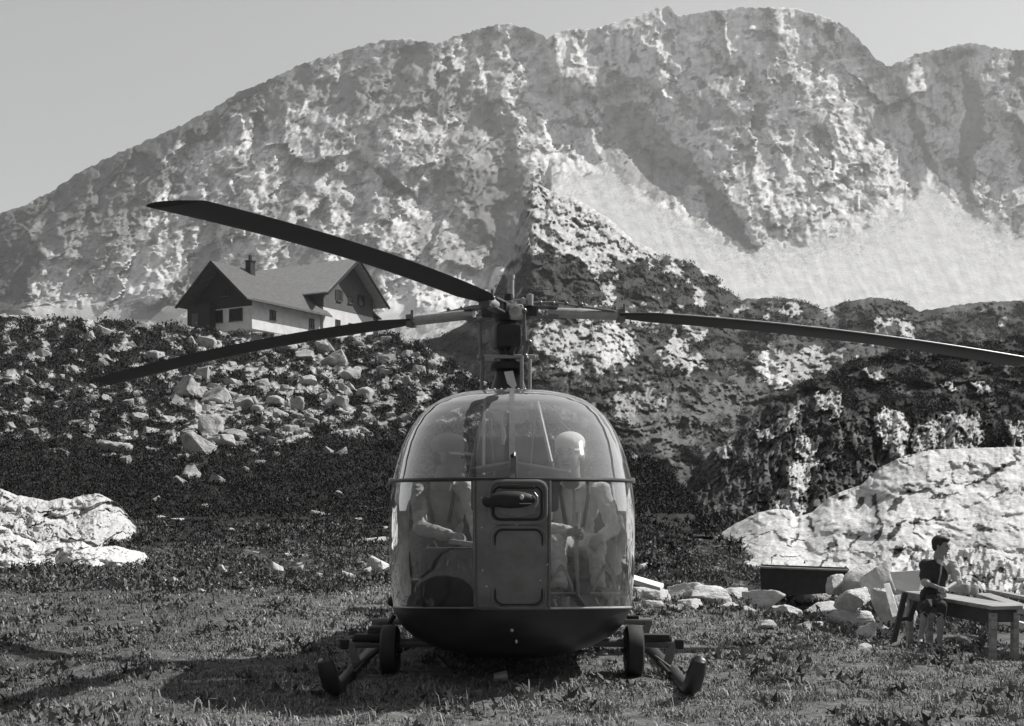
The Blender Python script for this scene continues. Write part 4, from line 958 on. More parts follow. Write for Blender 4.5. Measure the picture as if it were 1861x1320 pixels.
# front wing: gable to the left, ridge along AX. b runs from -9.4 (far left) to 0
g1 = 8.7; L1_ = 11.9; e1 = 3.75; a1h = 7.5
wl = wallbox('wall', K, 0, L1_, -g1, 0, 0, e1, m_plaster, hut)
b = MB(); b.prism([PT(K, 0, 0, e1+.003), PT(K, 0, -g1/2, a1h), PT(K, 0, -g1, e1+.003)], AX*L1_); b.build('gable', m_wooddark, hut)
wallbox('gable_boards', K, -.06, 0, -g1+.02, -.02, 2.6, e1, m_wooddark, hut)
wallbox('porch_wall', K, -1.0, -.06, -g1-.3, -g1+3.2, 0, 3.1, m_wooddark, hut)
def roof2(o, length0, length1, half, zr, ze, over, m, name, ridge_dir, side, t=.16):
    """two slopes; ridge along ridge_dir, side = horizontal across"""
    r = []
    for s in (-1, 1):
        sl = (zr-ze)/half; p = [o+ridge_dir*length0+UP*zr, o+ridge_dir*length1+UP*zr,
             o+ridge_dir*length1+side*s*(half+over)+UP*(ze-over*sl), o+ridge_dir*length0+side*s*(half+over)+UP*(ze-over*sl)]
        r.append(MB().prism(p, UP*t).build(name, m, hut))
    return r
o1 = K - BX*(g1/2)
r1 = roof2(o1, -2.0, L1_+1.0, g1/2, a1h+.10, e1+.10, 1.1, m_shingle, 'roof', AX, BX)
for s in (-1, 1):
    b = MB(); q0 = o1-AX*2.02+UP*(a1h+.05); q1 = o1-AX*2.02+BX*s*(g1/2+1.1)+UP*(e1-.92); b.tube([q0, q1], .16, 4); b.build('barge_board', m_wooddark, hut)
b = MB(); b.add(*boxv(PT(K, L1_/2-.4, .55, e1-.62), AX, BX, L1_+1, .9, .12)); b.build('eaves_soffit', m_wooddark, hut)
cb = PT(K, 3.9, -g1/2+.5, a1h-.9)
b = MB(); b.add(*boxv(cb+UP*1.0, AX, BX, .8, .8, 2.0)); b.add(*boxv(cb+UP*2.05, AX, BX, .95, .95, .15)); ch = b.build('chimney', m_wooddark, r1[1])
b = MB(); b.add(*boxv(cb+UP*2.5, AX, BX, .3, .3, .5)); b.build('chimney_pot', m_wooddark, ch)
window(PT(K, 0, 0, 0), AX, BX, 3.4, 1.95, .95, 1.05, hut); window(PT(K, 0, 0, 0), AX, BX, 10.3, 1.85, .85, 1.15, hut)
window(PT(K, -.02, -2.4, 0), BX, -AX, 0, 1.75, 1.9, 1.3, hut); window(PT(K, -.02, -5.0, 0), BX, -AX, 0, 1.75, 1.1, 1.3, hut)
window(PT(K, -.08, -3.9, 0), BX, -AX, 0, 4.4, 1.2, .8, hut)
b = MB(); b.add(*boxv(PT(K, -1.02, -g1+.9, 1.1), BX, -AX, .9, .08, 2.1)); dd = b.build('door', m_wood, hut)
MB().add(*boxv(PT(K, -1.07, -g1+1.2, 1.1), BX, -AX, .06, .06, .15)).build('handle', m_plaster, dd)
# rear wing: its gable faces BX, ridge along BX
O2 = K + AX*(L1_+.3); g2 = 10.0; e2 = 6.5; a2h = 10.6; LB2 = 14.0
wallbox('wall', O2, 0, g2, -LB2, .25, -.8, 4.2, m_plaster, hut)
wallbox('upper_wall', O2, .02, g2-.02, -LB2+.02, .28, 4.2, e2, m_wood, hut)
b = MB(); b.prism([PT(O2, 0.02, .28, e2+.003), PT(O2, g2/2, .28, a2h), PT(O2, g2-.02, .28, e2+.003)], BX*-LB2); b.build('gable', m_wood, hut)
wallbox('connecting_wall', O2, -1.0, 0, -5, -.55, -.4, 4.0, m_wood, hut)
r2 = roof2(O2+AX*(g2/2), -LB2-1, 1.9, g2/2, a2h+.1, e2+.1, 1.3, m_shingle2, 'roof', BX, AX)
for s in (-1, 1):
    b = MB(); q0 = O2+AX*(g2/2)+BX*1.93+UP*(a2h+.05); q1 = O2+AX*(g2/2+s*(g2/2+1.3))+BX*1.93+UP*(e2-1.1); b.tube([q0, q1], .18, 4); b.build('barge_board', m_wooddark, hut)
for c, z, w_, h_ in ((2.8, 2.3, .85, 1.25), (5.4, 2.2, .85, 1.25), (7.9, 2.0, .8, 1.2)): window(PT(O2, 0, .25, 0), AX, BX, c, z, w_, h_, hut)
for c in (3.0, 7.4): window(PT(O2, 0, .28, 0), AX, BX, c, 6.0, .75, 1.3, hut, True)
window(PT(O2, 0, .28, 0), AX, BX, 5.2, 5.8, .7, .8, hut)
wallbox('shed', O2, g2+.05, g2+2.0, -3, -.4, 0, 4.4, m_wooddark, hut)
b = MB(); b.prism([PT(O2, g2+.02, -.1, 5.2), PT(O2, g2+2.4, -.1, 4.3), PT(O2, g2+2.4, -3.3, 4.3), PT(O2, g2+.02, -3.3, 5.2)], UP*.12); b.build('shed_roof', m_shingle, hut)
# ================================================================== ROCKS
def ico(sub):
    import bmesh
    bm = bmesh.new(); bmesh.ops.create_icosphere(bm, subdivisions=sub, radius=1)
    v = np.array([x.co[:] for x in bm.verts]); f = np.array([[x.index for x in q.verts] for q in bm.faces]); bm.free(); return v, f
IV, IFc = ico(4); IV2, IF2 = ico(3)
def rock_mesh(name, seed, sub=4, cuts=15, rough=.07):
    r = np.random.default_rng(seed); v, f = (IV, IFc) if sub == 4 else (IV2, IF2); v = v.copy()
    for _ in range(cuts):                                     # chipped faces
        n = r.normal(size=3); n /= np.linalg.norm(n); d = r.uniform(.36, .74); h = v@n
        v -= np.outer(np.maximum(h-d, 0), n)*.99
    a = fbm(v[:,0]*1.6+seed, v[:,1]*1.6+v[:,2]*1.1, seed, 5); b_ = fbm(v[:,2]*2.1+seed, v[:,0]*1.3-v[:,1]*1.7, seed+5, 5)
    v = v*(1+rough*2.2*a+rough*1.4*b_)[:,None]
    v = v*(1-.05*(fbm(v[:,0]*6, v[:,1]*6+v[:,2]*5, seed+9, 3) > .1))[:,None]
    v /= np.abs(v).max(0); me = mesh_np(name, v, f); return me
m_rock = mat('pale_boulder', .62, rough=.95, var=.22, scale=2.5, bump=.6, bscale=7, spec=.1, sub=.08)
m_rockh = mat('weathered_boulder', .40, rough=.95, var=.35, scale=2.0, bump=.8, bscale=6, spec=.1, sub=.12)
BP = [rock_mesh('rock', 300+k) for k in range(12)]
BPh = [rock_mesh('boulder', 340+k) for k in range(12)]
for m in BP: m.materials.append(m_rock)
for m in BPh: m.materials.append(m_rockh)
def rock(name, loc, scl, rotz, label, cat, group=None, protos=None, tilt=0, k=None):
    me = (protos or BP)[rng.integers(12) if k is None else k % 12]
    o = bpy.data.objects.new(name, me); C.objects.link(o); o.location = loc; o.scale = scl; o.rotation_euler = (tilt, tilt*.6, rotz)
    return tag(o, label, cat, group)
# boulders among the dwarf pines on the hillside
Xh, Yh, dh, Ph = l4
def hill_at(px, py):
    j = int(np.clip(np.searchsorted(Xh[0], px), 0, Xh.shape[1]-1)); col = Yh[:, j]; i = int(np.argmin(np.abs(col-py))); return Vector(Ph[i, j])
hero = [(340,720,34),(372,690,20),(395,732,30),(352,748,22),(420,700,18),(440,745,22),(318,735,20),(385,790,38),(360,822,36),(410,812,30),(430,800,26),(345,870,26),(390,878,22),(325,880,16),(212,822,26),(226,845,14),(182,812,14),(460,740,18),(475,705,18),(500,735,22),(540,745,20),(560,700,22),(590,690,18),(520,640,26),(555,655,24),(590,640,26),(612,665,30),(640,690,26),(665,720,20),(700,660,18),(740,650,16),(700,625,18),(300,770,20),(270,790,18),(250,770,20),(235,740,14),(190,730,14),(170,760,10),(120,800,14),(60,790,12),(50,700,14),(110,690,10),(20,690,22),(280,655,18),(290,690,12),(130,645,12),(375,632,20),(345,625,12),(620,830,14),(598,825,12),(640,800,10),(560,780,16),(480,790,16),(510,760,18),(620,740,18),(660,760,12),(740,700,14),(760,680,14),(790,670,16),(820,690,14),(470,845,12),(440,860,12),(500,830,10)]
rh = np.random.default_rng(21); n_b = 0
for x, y, s in hero:
    p = hill_at(x, y); d = p.y; r = s/F*d*.92
    rock('boulder', p+Vector((0,.15*r,.25*r)), (r*rh.uniform(.8,1.15), r*.9, r*rh.uniform(.75,1.15)), rh.uniform(0,6.28), 'lesser pale boulder among the dark dwarf pines on the slope below the hut', 'boulder', 'boulders among the dwarf pines', BPh, rh.uniform(-.3,.3)); n_b += 1
cx_ = rh.uniform(-20, 900, 6000); cy_ = rh.uniform(575, 880, 6000); kk = rock4(cx_, cy_)
sel = np.argsort(-kk*rh.uniform(.5,1,6000)); used = []
for i in sel:
    if n_b >= 235: break
    x, y = cx_[i], cy_[i]
    if y < l4_top(x)+8 or (330 < x < 700 and y < 625) or kk[i] < .02 or any(abs(x-a)+abs(y-b2)*1.5 < 13 for a, b2 in used): continue
    used.append((x, y)); p = hill_at(x, y); s = rh.uniform(7, 19); r = s/F*p.y*.68
    rock('boulder', p+Vector((0,.1*r,.2*r)), (r*rh.uniform(.8,1.4), r, r*rh.uniform(.6,1.1)), rh.uniform(0,6.28), 'lesser pale boulder among the dark dwarf pines on the slope below the hut', 'boulder', 'boulders among the dwarf pines', BPh, rh.uniform(-.4,.4)); n_b += 1
def relabel(objs, what, rest=None, keep=None):
    """each label says the stone's build and its place in its row"""
    names = 'first second third fourth fifth sixth seventh eighth ninth tenth eleventh twelfth thirteenth fourteenth fifteenth sixteenth seventeenth eighteenth nineteenth twentieth twenty-first twenty-second twenty-third twenty-fourth twenty-fifth twenty-sixth twenty-seventh twenty-eighth twenty-ninth thirtieth'.split()
    big = sorted(objs, key=lambda o: -o.scale.x*o.scale.z/(o.location.y**2))[:keep or len(objs)]
    big = sorted(big, key=lambda o: o.location.x/o.location.y)
    area = sorted(o.scale.x*o.scale.z/(o.location.y**2) for o in big)
    for k, o in enumerate(big):
        a = o.scale.x*o.scale.z/(o.location.y**2); r_ = o.scale.z/max(o.scale.x, o.scale.y)
        o['label'] = ('large ' if a > area[int(len(area)*.66)] else 'small ' if a < area[int(len(area)*.33)] else 'middling ')+('flat ' if r_ < .7 else 'upright ' if r_ > 1.0 else 'rounded ')+what % names[k]
def members(g): return [o for o in bpy.data.objects if o.get('group') == g]
relabel(members('boulders among the dwarf pines'), 'pale boulder, %s from the left of the thirty biggest below the hut', keep=30)
# single stones on the dark slope at its foot
for x, y, w_, h_ in ((283,910,16,14),(371,922,16,10),(290,942,20,7),(322,948,26,8),(420,966,14,8),(548,962,18,10),(580,937,34,12),(614,901,18,14),(654,946,16,10),(520,910,6,8),(665,924,7,6),(476,915,5,5),(700,960,20,6),(470,820,8,8)):
    p = W(x, y, 34+ (950-y)*.12) if y > 935 else hill_at(x, y); d = p.y; gz_ = float(G(p.x, d))
    if y > 935:
        dd = np.arange(20, 48, .1); yy = HY-(G((x-CX)/F*dd, dd)-EYE)/dd*F; q = np.where(yy <= y)[0]; d = dd[q[0]] if len(q) else 30; p = Vector(((x-CX)/F*d, d, float(G((x-CX)/F*d, d))))
    rock('stone', p+Vector((0,0,.1*h_/F*d)), (w_/F*d*.6, w_/F*d*.5, h_/F*d*.7), rh.uniform(0,6), 'lone pale stone on the dark slope between the pasture and the boulders', 'stone', 'stones on the dark slope', BP)
relabel(members('stones on the dark slope'), 'stone, %s from the left of those on the dark slope')
def ground_at(x, y, lo=6.0, hi=40.0):
    dd = np.arange(lo, hi, .05); yy = HY-(G((x-CX)/F*dd, dd)-EYE)/dd*F; q = np.where(yy <= y)[0]; d = float(dd[q[0]]) if len(q) else hi
    return Vector(((x-CX)/F*d, d, float(G((x-CX)/F*d, d))))
# stones in the pasture, left of the helicopter and behind it
for x, y, w_, h_ in ((402,1045,18,18),(508,1047,30,26),(437,1047,14,10),(320,1062,16,14),(300,1063,18,10),(580,1052,20,12),(630,1049,26,12),(690,1033,42,26),(665,1042,20,12),(680,985,60,10),(657,1012,10,6),(525,1012,16,7),(360,1020,10,7),(235,1165,12,7),(232,1200,18,10),(20,1256,14,6),(90,1166,16,8),(710,1175,20,14),(700,1150,20,10),(715,1140,12,8),(240,1158,6,6),(545,1035,14,8),(480,1040,10,8),(370,1078,14,8),(600,1075,12,7),(455,1075,12,8),(250,1070,8,6)):
    p = ground_at(x, y); d = p.y
    rock('stone', p+Vector((0,0,.15*h_/F*d)), (w_/F*d*.62, w_/F*d*.5, h_/F*d*.85), rh.uniform(0,6), 'small white stone lying in the rough grass left of the helicopter', 'stone', 'white stones in the pasture', BP)
# pale broken rock right of the helicopter
RL = 'pale broken rock lying along the edge of the meadow between helicopter and bench'
for x, y, w_, h_ in ((1170,1032,22,14),(1200,1082,50,20),(1165,1075,40,12),(1185,1100,30,12),(1240,1078,54,22),(1290,1085,70,24),(1340,1078,60,20),(1260,1098,44,18),(1380,1092,64,30),(1430,1112,50,18),(1500,1110,64,26),(1545,1128,60,30),(1575,1150,40,24),(1460,1140,30,14),(1395,1138,28,12),(1610,1125,34,26),(1605,1145,20,20),(1480,1085,44,18),(1320,1105,30,12),(1450,1092,30,18),(1360,1110,26,12),(1490,1135,20,10),(1550,1100,40,26),(1570,1178,22,12),(1690,1186,20,10),(1225,1105,24,9),(1625,1100,40,44),(1650,1128,26,20)):
    p = ground_at(x, y+h_*.4); d = p.y
    rock('rock', p+Vector((0,0,.30*h_/F*d)), (w_/F*d*.72, w_/F*d*.55, h_/F*d*.95), rh.uniform(-.5,.5), RL, 'rock', 'rocks along the meadow edge', BP, rh.uniform(-.12,.12))

relabel(members('white stones in the pasture'), 'stone, %s from the left in the rough grass beside the helicopter')
relabel(members('rocks along the meadow edge'), 'rock, %s from the helicopter along the meadow edge')
# the two big outcrops at the left edge, built of slabs that have grown together
def outcrop(name, x0, x1, top, bot, d0, d1, label, seed, alb=.5, relief=1.0, nx=300, ny=130, shp=None, fs=38, dipx=0, lay=.35, fa=1.0):
    def rel(X, Y, d):
        wx, wy = warp(X, Y, 22, 40, seed)
        u = (wx*lay+wy*1.0)                                       # layers dip to the lower right
        cell = facet((wx+.6*wy*dipx)/fs, u/(fs*.5), seed+3, 1.4, 3)*.30*fa + fbm(wx/26, u/16, seed+7, 4)*.22*fa**.5 + fbm(wx/150, wy/70, seed+8, 3)*1.1*(1-fa) - .35*np.clip(-ridged(wx/60, u/26, seed+11, 2)-.1, 0, 1)
        return relief*cell*(d/20)*np.clip((Y-top(X))/6+.4, 0, 1)
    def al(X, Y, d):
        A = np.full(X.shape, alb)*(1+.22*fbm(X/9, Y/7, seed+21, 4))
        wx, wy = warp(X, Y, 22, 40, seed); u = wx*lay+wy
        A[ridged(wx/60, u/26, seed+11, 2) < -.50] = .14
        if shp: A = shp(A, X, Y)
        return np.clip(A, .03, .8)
    xq = np.linspace(x0, x1, 24); dq = [ground_at(a, float(d0(a)), 5, 40).y for a in xq]; dep = lambda X: np.interp(X, xq, dq)
    b0 = bot; bot = lambda x: b0(x)+22
    o, dat = sheet(name, x0, x1, nx, top, bot, ny, lambda X,T,Y: dep(X)+d1*T**1.3, rel, al, m_slab, jag=2.5, jscale=12, seed=seed, back=.16)
    return tag(o, label, 'rock')
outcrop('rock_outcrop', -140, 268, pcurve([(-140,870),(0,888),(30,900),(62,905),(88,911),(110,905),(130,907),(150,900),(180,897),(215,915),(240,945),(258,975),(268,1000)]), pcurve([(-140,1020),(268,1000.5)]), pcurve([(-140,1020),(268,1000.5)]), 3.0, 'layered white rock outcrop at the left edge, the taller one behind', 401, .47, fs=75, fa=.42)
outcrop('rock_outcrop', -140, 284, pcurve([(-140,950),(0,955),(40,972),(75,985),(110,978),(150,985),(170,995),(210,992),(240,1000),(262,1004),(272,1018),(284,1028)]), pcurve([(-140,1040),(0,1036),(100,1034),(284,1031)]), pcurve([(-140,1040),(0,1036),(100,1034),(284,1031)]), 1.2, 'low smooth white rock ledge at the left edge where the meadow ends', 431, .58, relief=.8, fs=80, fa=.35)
# the great white slab on the right
def slabmarks(A, X, Y):  # cracks, tufts and streaks in the slab's own colour
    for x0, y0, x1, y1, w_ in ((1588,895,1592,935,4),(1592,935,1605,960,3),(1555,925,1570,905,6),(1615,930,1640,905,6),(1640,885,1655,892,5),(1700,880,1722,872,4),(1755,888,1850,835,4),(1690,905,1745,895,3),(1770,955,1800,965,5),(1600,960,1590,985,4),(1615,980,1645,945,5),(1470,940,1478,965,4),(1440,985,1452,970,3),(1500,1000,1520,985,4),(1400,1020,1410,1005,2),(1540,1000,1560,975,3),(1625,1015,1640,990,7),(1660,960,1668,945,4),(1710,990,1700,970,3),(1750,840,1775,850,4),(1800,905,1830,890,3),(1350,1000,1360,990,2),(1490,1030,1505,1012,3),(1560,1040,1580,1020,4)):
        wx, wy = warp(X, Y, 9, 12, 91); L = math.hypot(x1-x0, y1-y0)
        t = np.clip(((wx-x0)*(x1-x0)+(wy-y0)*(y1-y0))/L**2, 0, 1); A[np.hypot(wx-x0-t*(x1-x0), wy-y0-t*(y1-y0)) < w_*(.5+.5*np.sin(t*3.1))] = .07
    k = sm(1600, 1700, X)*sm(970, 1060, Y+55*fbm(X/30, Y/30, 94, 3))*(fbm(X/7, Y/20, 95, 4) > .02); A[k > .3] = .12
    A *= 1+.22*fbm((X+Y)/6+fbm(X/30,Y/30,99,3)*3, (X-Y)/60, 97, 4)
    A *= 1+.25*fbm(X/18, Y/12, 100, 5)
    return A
slab = outcrop('rock_slab', 1235, 2060, pcurve([(1235,1012),(1262,1000),(1300,975),(1340,950),(1380,931),(1410,925),(1437,927),(1446,940),(1475,932),(1505,905),(1530,893),(1565,882),(1595,852),(1640,830),(1690,818),(1750,815),(1861,812),(2060,800)]), pcurve([(1235,1014),(1300,1028),(1380,1052),(1500,1075),(1650,1090),(2060,1100)]), pcurve([(1235,1014),(1300,1028),(1380,1052),(1500,1075),(1650,1090),(2060,1100)]), 9, 'huge smooth white rock slab rising at the right edge behind the bench', 461, .58, relief=.75, nx=420, ny=200, shp=slabmarks, fs=110, dipx=.9, lay=-.25, fa=.28)

# ================================================================== TABLE, PLANKS, TROUGH
m_tab = mat('weathered_table_wood', .30, rough=.9, var=.45, scale=3, bump=.4, bscale=14, stretch=(1,6,6), sub=.01)
m_tdark = mat('dark_and_shaded_wood', .07, rough=.85, var=.3, scale=4, bump=.4, bscale=14)  # dark wood of trestle and stake, also painted shade of the bench aprons
TA = Vector((5.06, 14.93, .12)); TB_ = Vector((5.44, 13.10, .10)); tl = (TB_-TA).normalized(); ts = Vector((-tl.y, tl.x, 0)).normalized()
if ts.x < 0: ts = -ts
tab = empty('bench', (5.35, 14.0, -.5), 'low wooden bench near the right edge with a youth sitting on it', 'bench')
Rt = Matrix((tl, ts, tl.cross(ts))).transposed()
Lt = (TB_-TA).length; Wd = .40
MB().box((TA+TB_)/2+ts*Wd/2, (Lt, Wd, .045), Rt, bev=.008).build('seat', m_tab, tab)
MB().box((TA+TB_)/2+ts*.05-UP*.11, (Lt-.1, .03, .17), Rt).build('apron', m_tdark, tab)  # shade of the left face put in as dark wood
MB().box((TA+TB_)/2+ts*(Wd-.05)-UP*.10, (Lt-.1, .03, .14), Rt).build('apron', m_tab, tab)
MB().box(TB_+ts*Wd/2-tl*.06-UP*.10, (.03, Wd-.12, .14), Rt).build('apron', m_tdark, tab)  # near end darkened the same way for its shade
for a in (.05, Lt-.07):
    for q in (.06, Wd-.06):
        p = TA+tl*a+ts*q; MB().box(p-UP*.37, (.07,.07,.62), Rt, bev=.006).build('leg', m_tab, tab)
tr = empty('trestle', tuple(W(1640, 1165, 14.3)), 'dark splayed wooden trestle leaning against the near end of the bench', 'trestle')
for (x0,y0,x1,y1,d) in ((1645,1078,1624,1166,14.4),(1664,1092,1652,1128,14.6)):
    a, c_ = W(x0,y0,d), W(x1,y1,d-.1); MB().tube([a, c_], .042, 4).build('leg', m_tdark, tr)
a, c_ = W(1642,1080,14.4), W(1668,1088,14.5); MB().tube([a, c_], .05, 4).build('top_bar', m_tab, tr)
a, c_ = W(1632,1128,14.4), W(1658,1122,14.6); MB().tube([a, c_], .03, 4).build('brace', m_tdark, tr)
# planks lying beyond the table
for k, (x0,y0,d0,x1,y1,d1,r,nm,m) in enumerate(((1786,1083,15.5,1905,1122,13.2,.10,'squared pale beam lying right of the bench, topmost of the stacked timber',m_tab),(1780,1096,15.6,1905,1135,13.4,.09,'thick grey beam second from the top of the stacked timber',m_tab),(1760,1112,15.8,1910,1150,13.5,.08,'lowest long white plank jutting from under the stacked timber',m_plaster),(1800,1074,16.2,1920,1098,14.6,.06,'thin pale pole behind the stacked timber at the right edge',m_tab))):
    a, c_ = W(x0,y0,d0), W(x1,y1,d1); dd = (c_-a).normalized(); sd_ = dd.cross(UP).normalized(); Rm = Matrix((dd, sd_, dd.cross(sd_))).transposed()
    b = MB(); b.box((a+c_)/2, ((c_-a).length, r*2.0, r*.75), Rm, bev=.01); tag(b.build('plank', m, None), nm, 'plank', 'stacked timber')
for k, (x, y, d) in enumerate(((1745,1070,15.2),(1760,1074,15.3))):
    p = W(x, y, d); b = MB(); b.lathe([(0,-.05),(.12,-.05),(.13,.0),(.12,.06),(.10,.06),(.10,-.02),(0,-.02)], p, (.1,0,1), 18); o_ = b.build('pan', m_alu, None, smooth=True)
    tag(o_, ('shallow pale pan on the bench behind the youth', 'second shallow pan at the far corner of the bench')[k], 'pan')
# dark trough
q = [W(1381,1033,19.0), W(1541,1039,18.6), W(1512,1078,18.5), W(1384,1086,18.9)]; bk = Vector((.25, 1.1, 0))
trg = empty('trough', tuple(W(1450,1085,18.8)), 'dark trapezoid trough with a rim painted pale as lit standing among white rocks', 'trough')
MB().prism([q[0],q[1],q[2],q[3]], bk*.04).build('front_board', m_dark, trg)
MB().prism([p+bk for p in q], bk*.04).build('back_board', m_dark, trg)
for a, c_ in ((0,3),(1,2),(3,2)): MB().prism([q[a]+bk*.045, q[c_]+bk*.045, q[c_]+bk*.998, q[a]+bk*.998], Vector((.03,0,.03))).build('side_board', m_dark, trg)
MB().tube([q[0]+UP*.02, q[1]+UP*.02], .022, 6).build('rim', m_tab, trg)  # pale tone paints in the lit top edge
# heap of pale boulders
for k, (x, y, w_, h_, d, lb) in enumerate(((1560,1062,74,62,17.4,'tall pale boulder right behind the right end of the dark trough'),(1602,1052,60,66,17.0,'steep white boulder standing left of the upright white board'),(1548,1090,70,44,16.6,'broad cracked white boulder in front of the trough end'),(1600,1092,64,60,16.2,'bulky white boulder between the trough and the trestle'),(1638,1100,50,54,15.9,'pale boulder partly hidden behind the dark trestle'),(1522,1068,44,40,17.6,'small leaning white boulder touching the trough corner'))):
    p = W(x, y, d); rock('rock', p, (w_/F*d*.56, w_/F*d*.5, h_/F*d*.62), .7*k, lb, 'rock', None, BP, .15*(k % 3-1), k+3)
b = MB(); b.prism([W(1618,1040,16.6), W(1678,1036,16.4), W(1682,1060,16.4), W(1668,1082,16.3), W(1628,1070,16.5)], (0,.03,0)); tag(b.build('board', m_plaster, None), 'flat white board standing upright behind the youth', 'board')
b = MB(); b.prism([W(1606,1062,15.6), W(1616,1060,15.6), W(1634,1118,15.2), W(1622,1122,15.2)], (.02,.05,0)); tag(b.build('board', m_plaster, None), 'narrow pale board leaning on the boulders left of the trestle', 'board')
b = MB(); b.prism([W(1140,1050,11.5), W(1200,1068,11.2), W(1200,1074,11.2), W(1140,1060,11.5)], (.1,.5,0)); tag(b.build('plank', m_plaster, None), 'pale plank on the stones just right of the cabin', 'plank')
# short stake at the left
p = ground_at(247, 1048); b = MB(); b.tube([p-UP*.1, p+UP*.13], .055, 8); tag(b.build('stake', m_tdark, None, smooth=True), 'short dark wooden stake in front of the white ledge', 'stake')

# ================================================================== PLANTS
def clumps(name, P, sizes, per, material, albs, flat=.6, seed=3, blade=.5, up=.25):
    """tufts of small leaf faces round the given points"""
    r = np.random.default_rng(seed); n = len(P); m = n*per
    c = np.repeat(P, per, 0); s = np.repeat(sizes, per)
    off = r.normal(size=(m,3))*.42; off[:,2] = np.abs(off[:,2])*flat+.02; c = c+off*s[:,None]
    a = r.normal(size=(m,3)); a /= np.linalg.norm(a, axis=1)[:,None]; a[:,2] = np.abs(a[:,2])+up; b_ = np.cross(a, r.normal(size=(m,3))); b_ /= np.linalg.norm(b_, axis=1)[:,None]
    L = s*r.uniform(.25,.6,m)*blade; w_ = L*r.uniform(.3,.6,m)
    V = np.stack([c-b_*w_[:,None], c+a*L[:,None]*1.3, c+b_*w_[:,None]], 1).reshape(-1,3)
    return link(name, mesh_np(name, V, np.arange(3*m).reshape(-1,3), {'alb': np.repeat(np.repeat(albs, per)*r.uniform(.6,1.5,m), 3)}), material)
m_leaf = mat('dwarf_pine_needles', attr='alb', rough=.8, var=.2, scale=3, spec=.2)
rs = np.random.default_rng(31)
# hillside cover: dwarf pine and low heath between the boulders
flatP = Ph.reshape(-1,3); fx, fy = Xh.ravel(), Yh.ravel(); ok = (rock4(fx, fy) < -.06) & (fx > -40) & (fy < 935) & ~((fx > 455) & (fx < 690) & (fy < 618))
ii = rs.choice(np.where(ok)[0], 24000); dd_ = flatP[ii,1]
def cover(name, dat, n, dens, smin, smax, dref, label, seed, a0=.018, a1=.05, cond=None):
    X_, Y_, d_, P_ = dat; fx_, fy_ = X_.ravel(), Y_.ravel(); ok_ = dens(fx_, fy_, d_.ravel()); j = rs.choice(np.where(ok_)[0], n); q = P_.reshape(-1,3)[j]
    tag(clumps(name, q, rs.uniform(smin, smax, n)*(q[:,1]/dref), 12, m_leaf, rs.uniform(a0, a1, n), seed=seed), label, 'shrubs', kind='stuff')
cover('crag_shrubs', l2, 13000, lambda x, y, d: (l2_alb(x, y, d) < .07) & (fbm(x/40, y/26, 811, 4) > .06) & (x < 1900) & (y < 960), .12, .36, 70, 'dark scrub clinging to the crag on the right', 15)
cover('slope_shrubs', l1, 14000, lambda x, y, d: (l1_alb(x, y, d) < .07) & (fbm(x/40, y/20, 821, 4) > .08) & (x < 1900) & (y < 900), .4, 1.2, 250, 'dark scrub on the slopes under the mountain', 16)
tag(clumps('dwarf_pine_cover', flatP[ii], rs.uniform(.18,.55,len(ii))*(dd_/75), 14, m_leaf, rs.uniform(.014,.036,len(ii)), seed=5), 'dark dwarf pine and heath covering the slope below the hut', 'shrubs', kind='stuff')
# ================================================================== GRASS
m_grass = mat('meadow_grass', attr='alb', rough=.75, var=.15, scale=4, spec=.25)
def grass(name, n, dmin, dmax, hmin, hmax, seed, lean=.7, wmul=1.0, mask=None, alb=(.13,.33)):
    r = np.random.default_rng(seed); d = np.sqrt(r.uniform(dmin**2, dmax**2, n)); th = r.uniform(-.49, .49, n); x = d*th; y = d
    keep = np.ones(n, bool)
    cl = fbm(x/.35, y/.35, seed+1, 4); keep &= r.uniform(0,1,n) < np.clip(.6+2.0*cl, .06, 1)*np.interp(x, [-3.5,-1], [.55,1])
    if mask is not None: keep &= mask(x, y)
    keep &= ~((np.abs(x) < .8) & (y > 8.6) & (y < 10.2) & (r.uniform(0,1,n) < .6))
    x, y, d, cl = x[keep], y[keep], d[keep], cl[keep]; m = len(x); z = G(x, y)
    h = r.uniform(hmin, hmax, m)*(1+.9*np.clip(cl, -.4, .8)); az = r.uniform(0, 2*np.pi, m); ln = r.uniform(.3, 1.6, m)*lean*h
    w_ = r.uniform(.0025,.006,m)*wmul*(d/9)**.6; px_, py_ = np.cos(az+np.pi/2)*w_, np.sin(az+np.pi/2)*w_
    dx, dy = np.cos(az)*ln, np.sin(az)*ln; z0 = np.zeros(m)
    B = np.stack([x, y, z-.01], 1); s1 = np.stack([px_, py_, z0], 1); m1 = B+np.stack([dx*.35, dy*.35, h*.65], 1); tp = B+np.stack([dx, dy, h*r.uniform(.55,1,m)], 1)
    V = np.stack([B-s1, B+s1, m1+s1*.8, m1-s1*.8, tp], 1).reshape(-1,3); i = np.arange(m)[:,None]*5
    Fq = np.concatenate([i+np.array([[0,1,2]]), i+np.array([[0,2,3]]), i+np.array([[3,2,4]])], 0)
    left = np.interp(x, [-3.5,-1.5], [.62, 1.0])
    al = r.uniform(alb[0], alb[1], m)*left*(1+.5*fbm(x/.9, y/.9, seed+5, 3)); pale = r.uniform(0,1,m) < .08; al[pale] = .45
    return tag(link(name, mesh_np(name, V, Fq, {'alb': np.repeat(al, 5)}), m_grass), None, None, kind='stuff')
tag(grass('grass', 190000, 6.3, 11.5, .014, .048, 61), 'short dry meadow grass around and in front of the helicopter', 'grass')
tag(grass('grass', 110000, 10.5, 19, 0.02, .065, 62, wmul=1.3, mask=lambda x, y: ~((x > 3.5) & (y > 15))), 'trodden meadow grass stretching back to the white rocks', 'grass')
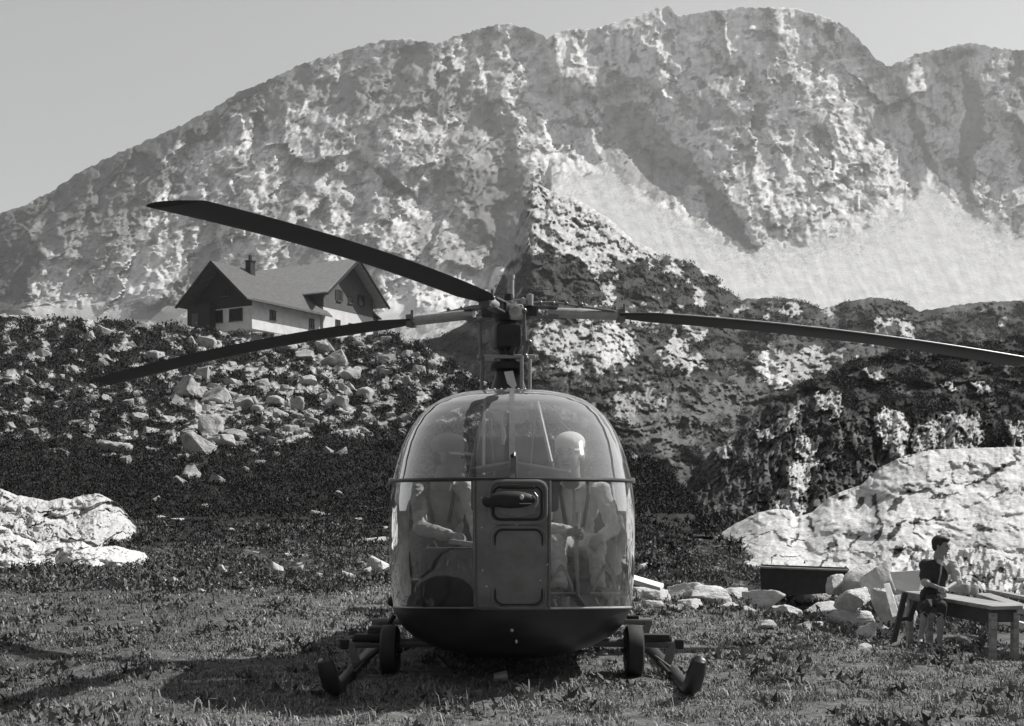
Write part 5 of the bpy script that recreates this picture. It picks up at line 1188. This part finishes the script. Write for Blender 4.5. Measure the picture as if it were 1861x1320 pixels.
tag(grass('tall_grass', 7000, 6.2, 8.4, .05, .12, 63, wmul=1.2, mask=lambda x, y: fbm(x/.5, y/.4, 9, 3) > .12), 'longer bent grass tufts along the near edge of the meadow', 'grass')
# broad-leaved weeds among the grass and in the stony pasture
def scatter_ground(n, dmin, dmax, seed, f):
    r = np.random.default_rng(seed); d = np.sqrt(r.uniform(dmin**2, dmax**2, n)); x = d*r.uniform(-.5,.5,n); k = f(x, d); return np.stack([x[k], d[k], G(x[k], d[k])], 1)
Pw = scatter_ground(2600, 6.3, 15, 71, lambda x, y: fbm(x/.8, y/.8, 72, 3) > .10)
tag(clumps('weeds', Pw, rs.uniform(.05,.13,len(Pw)), 12, m_leaf, rs.uniform(.06,.18,len(Pw)), seed=7, blade=.8), 'low broad leaved weeds scattered through the meadow', 'weeds', kind='stuff')
Pw = scatter_ground(26000, 16.0, 29, 74, lambda x, y: (fbm(x/1.2, y/1.6, 75, 4) > -.12))
tag(clumps('pasture_plants', Pw, rs.uniform(.05,.17,len(Pw)), 9, m_leaf, rs.uniform(.04,.20,len(Pw)), seed=8, blade=.7), 'coarse tufts and heath in the stony pasture behind the meadow', 'plants', kind='stuff')
Pw = scatter_ground(5200, 12.2, 20, 77, lambda x, y: (x > 2.2) & (fbm(x/.7, y/1.0, 78, 4) > .0))
tag(clumps('rough_herbs', Pw, rs.uniform(.04,.12,len(Pw)), 12, m_leaf, rs.uniform(.03,.16,len(Pw)), seed=9, blade=.8), 'dark rough herbs growing round the table and white rocks', 'plants', kind='stuff')
Pw = scatter_ground(16000, 25, 40, 79, lambda x, y: (x/y < .16))
tag(clumps('heath', Pw, rs.uniform(.06,.18,len(Pw)), 9, m_leaf, rs.uniform(.014,.04,len(Pw)), seed=10, blade=.7), 'dark low heath on the slope behind the pasture', 'heath', kind='stuff')
Pw = scatter_ground(9000, 18, 60, 80, lambda x, y: (x/y > .05) & (x/y < .20) & ~((x/y > .15) & (y < 27)))
tag(clumps('heath', Pw, rs.uniform(.10,.30,len(Pw)), 10, m_leaf, rs.uniform(.014,.06,len(Pw)), seed=11, blade=.7), 'dark heath and tufts on the ground right of the cabin', 'heath', kind='stuff')
Pw = scatter_ground(9000, 34, 75, 83, lambda x, y: (x/y > .04) & (x/y < .24))
tag(clumps('heath', Pw, rs.uniform(.2,.5,len(Pw)), 10, m_leaf, rs.uniform(.014,.06,len(Pw)), seed=12, blade=.7), 'dark heath on the flat ground between cabin and crag', 'heath', kind='stuff')
# ================================================================== THE AIR
def build_air(dens=.00019):
    b = MB(); b.box((0, 700, 330), (2700, 1900, 680)); o = b.build('haze', None); tag(o, 'thin pale haze in the mountain air', 'haze', kind='stuff')
    m = bpy.data.materials.new('haze'); m.use_nodes = True; t = m.node_tree; t.nodes.clear(); out = t.nodes.new('ShaderNodeOutputMaterial'); v = t.nodes.new('ShaderNodeVolumePrincipled')
    v.inputs['Color'].default_value = (.9,.9,.9,1); v.inputs['Density'].default_value = dens; v.inputs['Anisotropy'].default_value = .2
    t.links.new(v.outputs[0], out.inputs['Volume']); o.data.materials.append(m)
    SC.cycles.volume_bounces = 0
build_air()
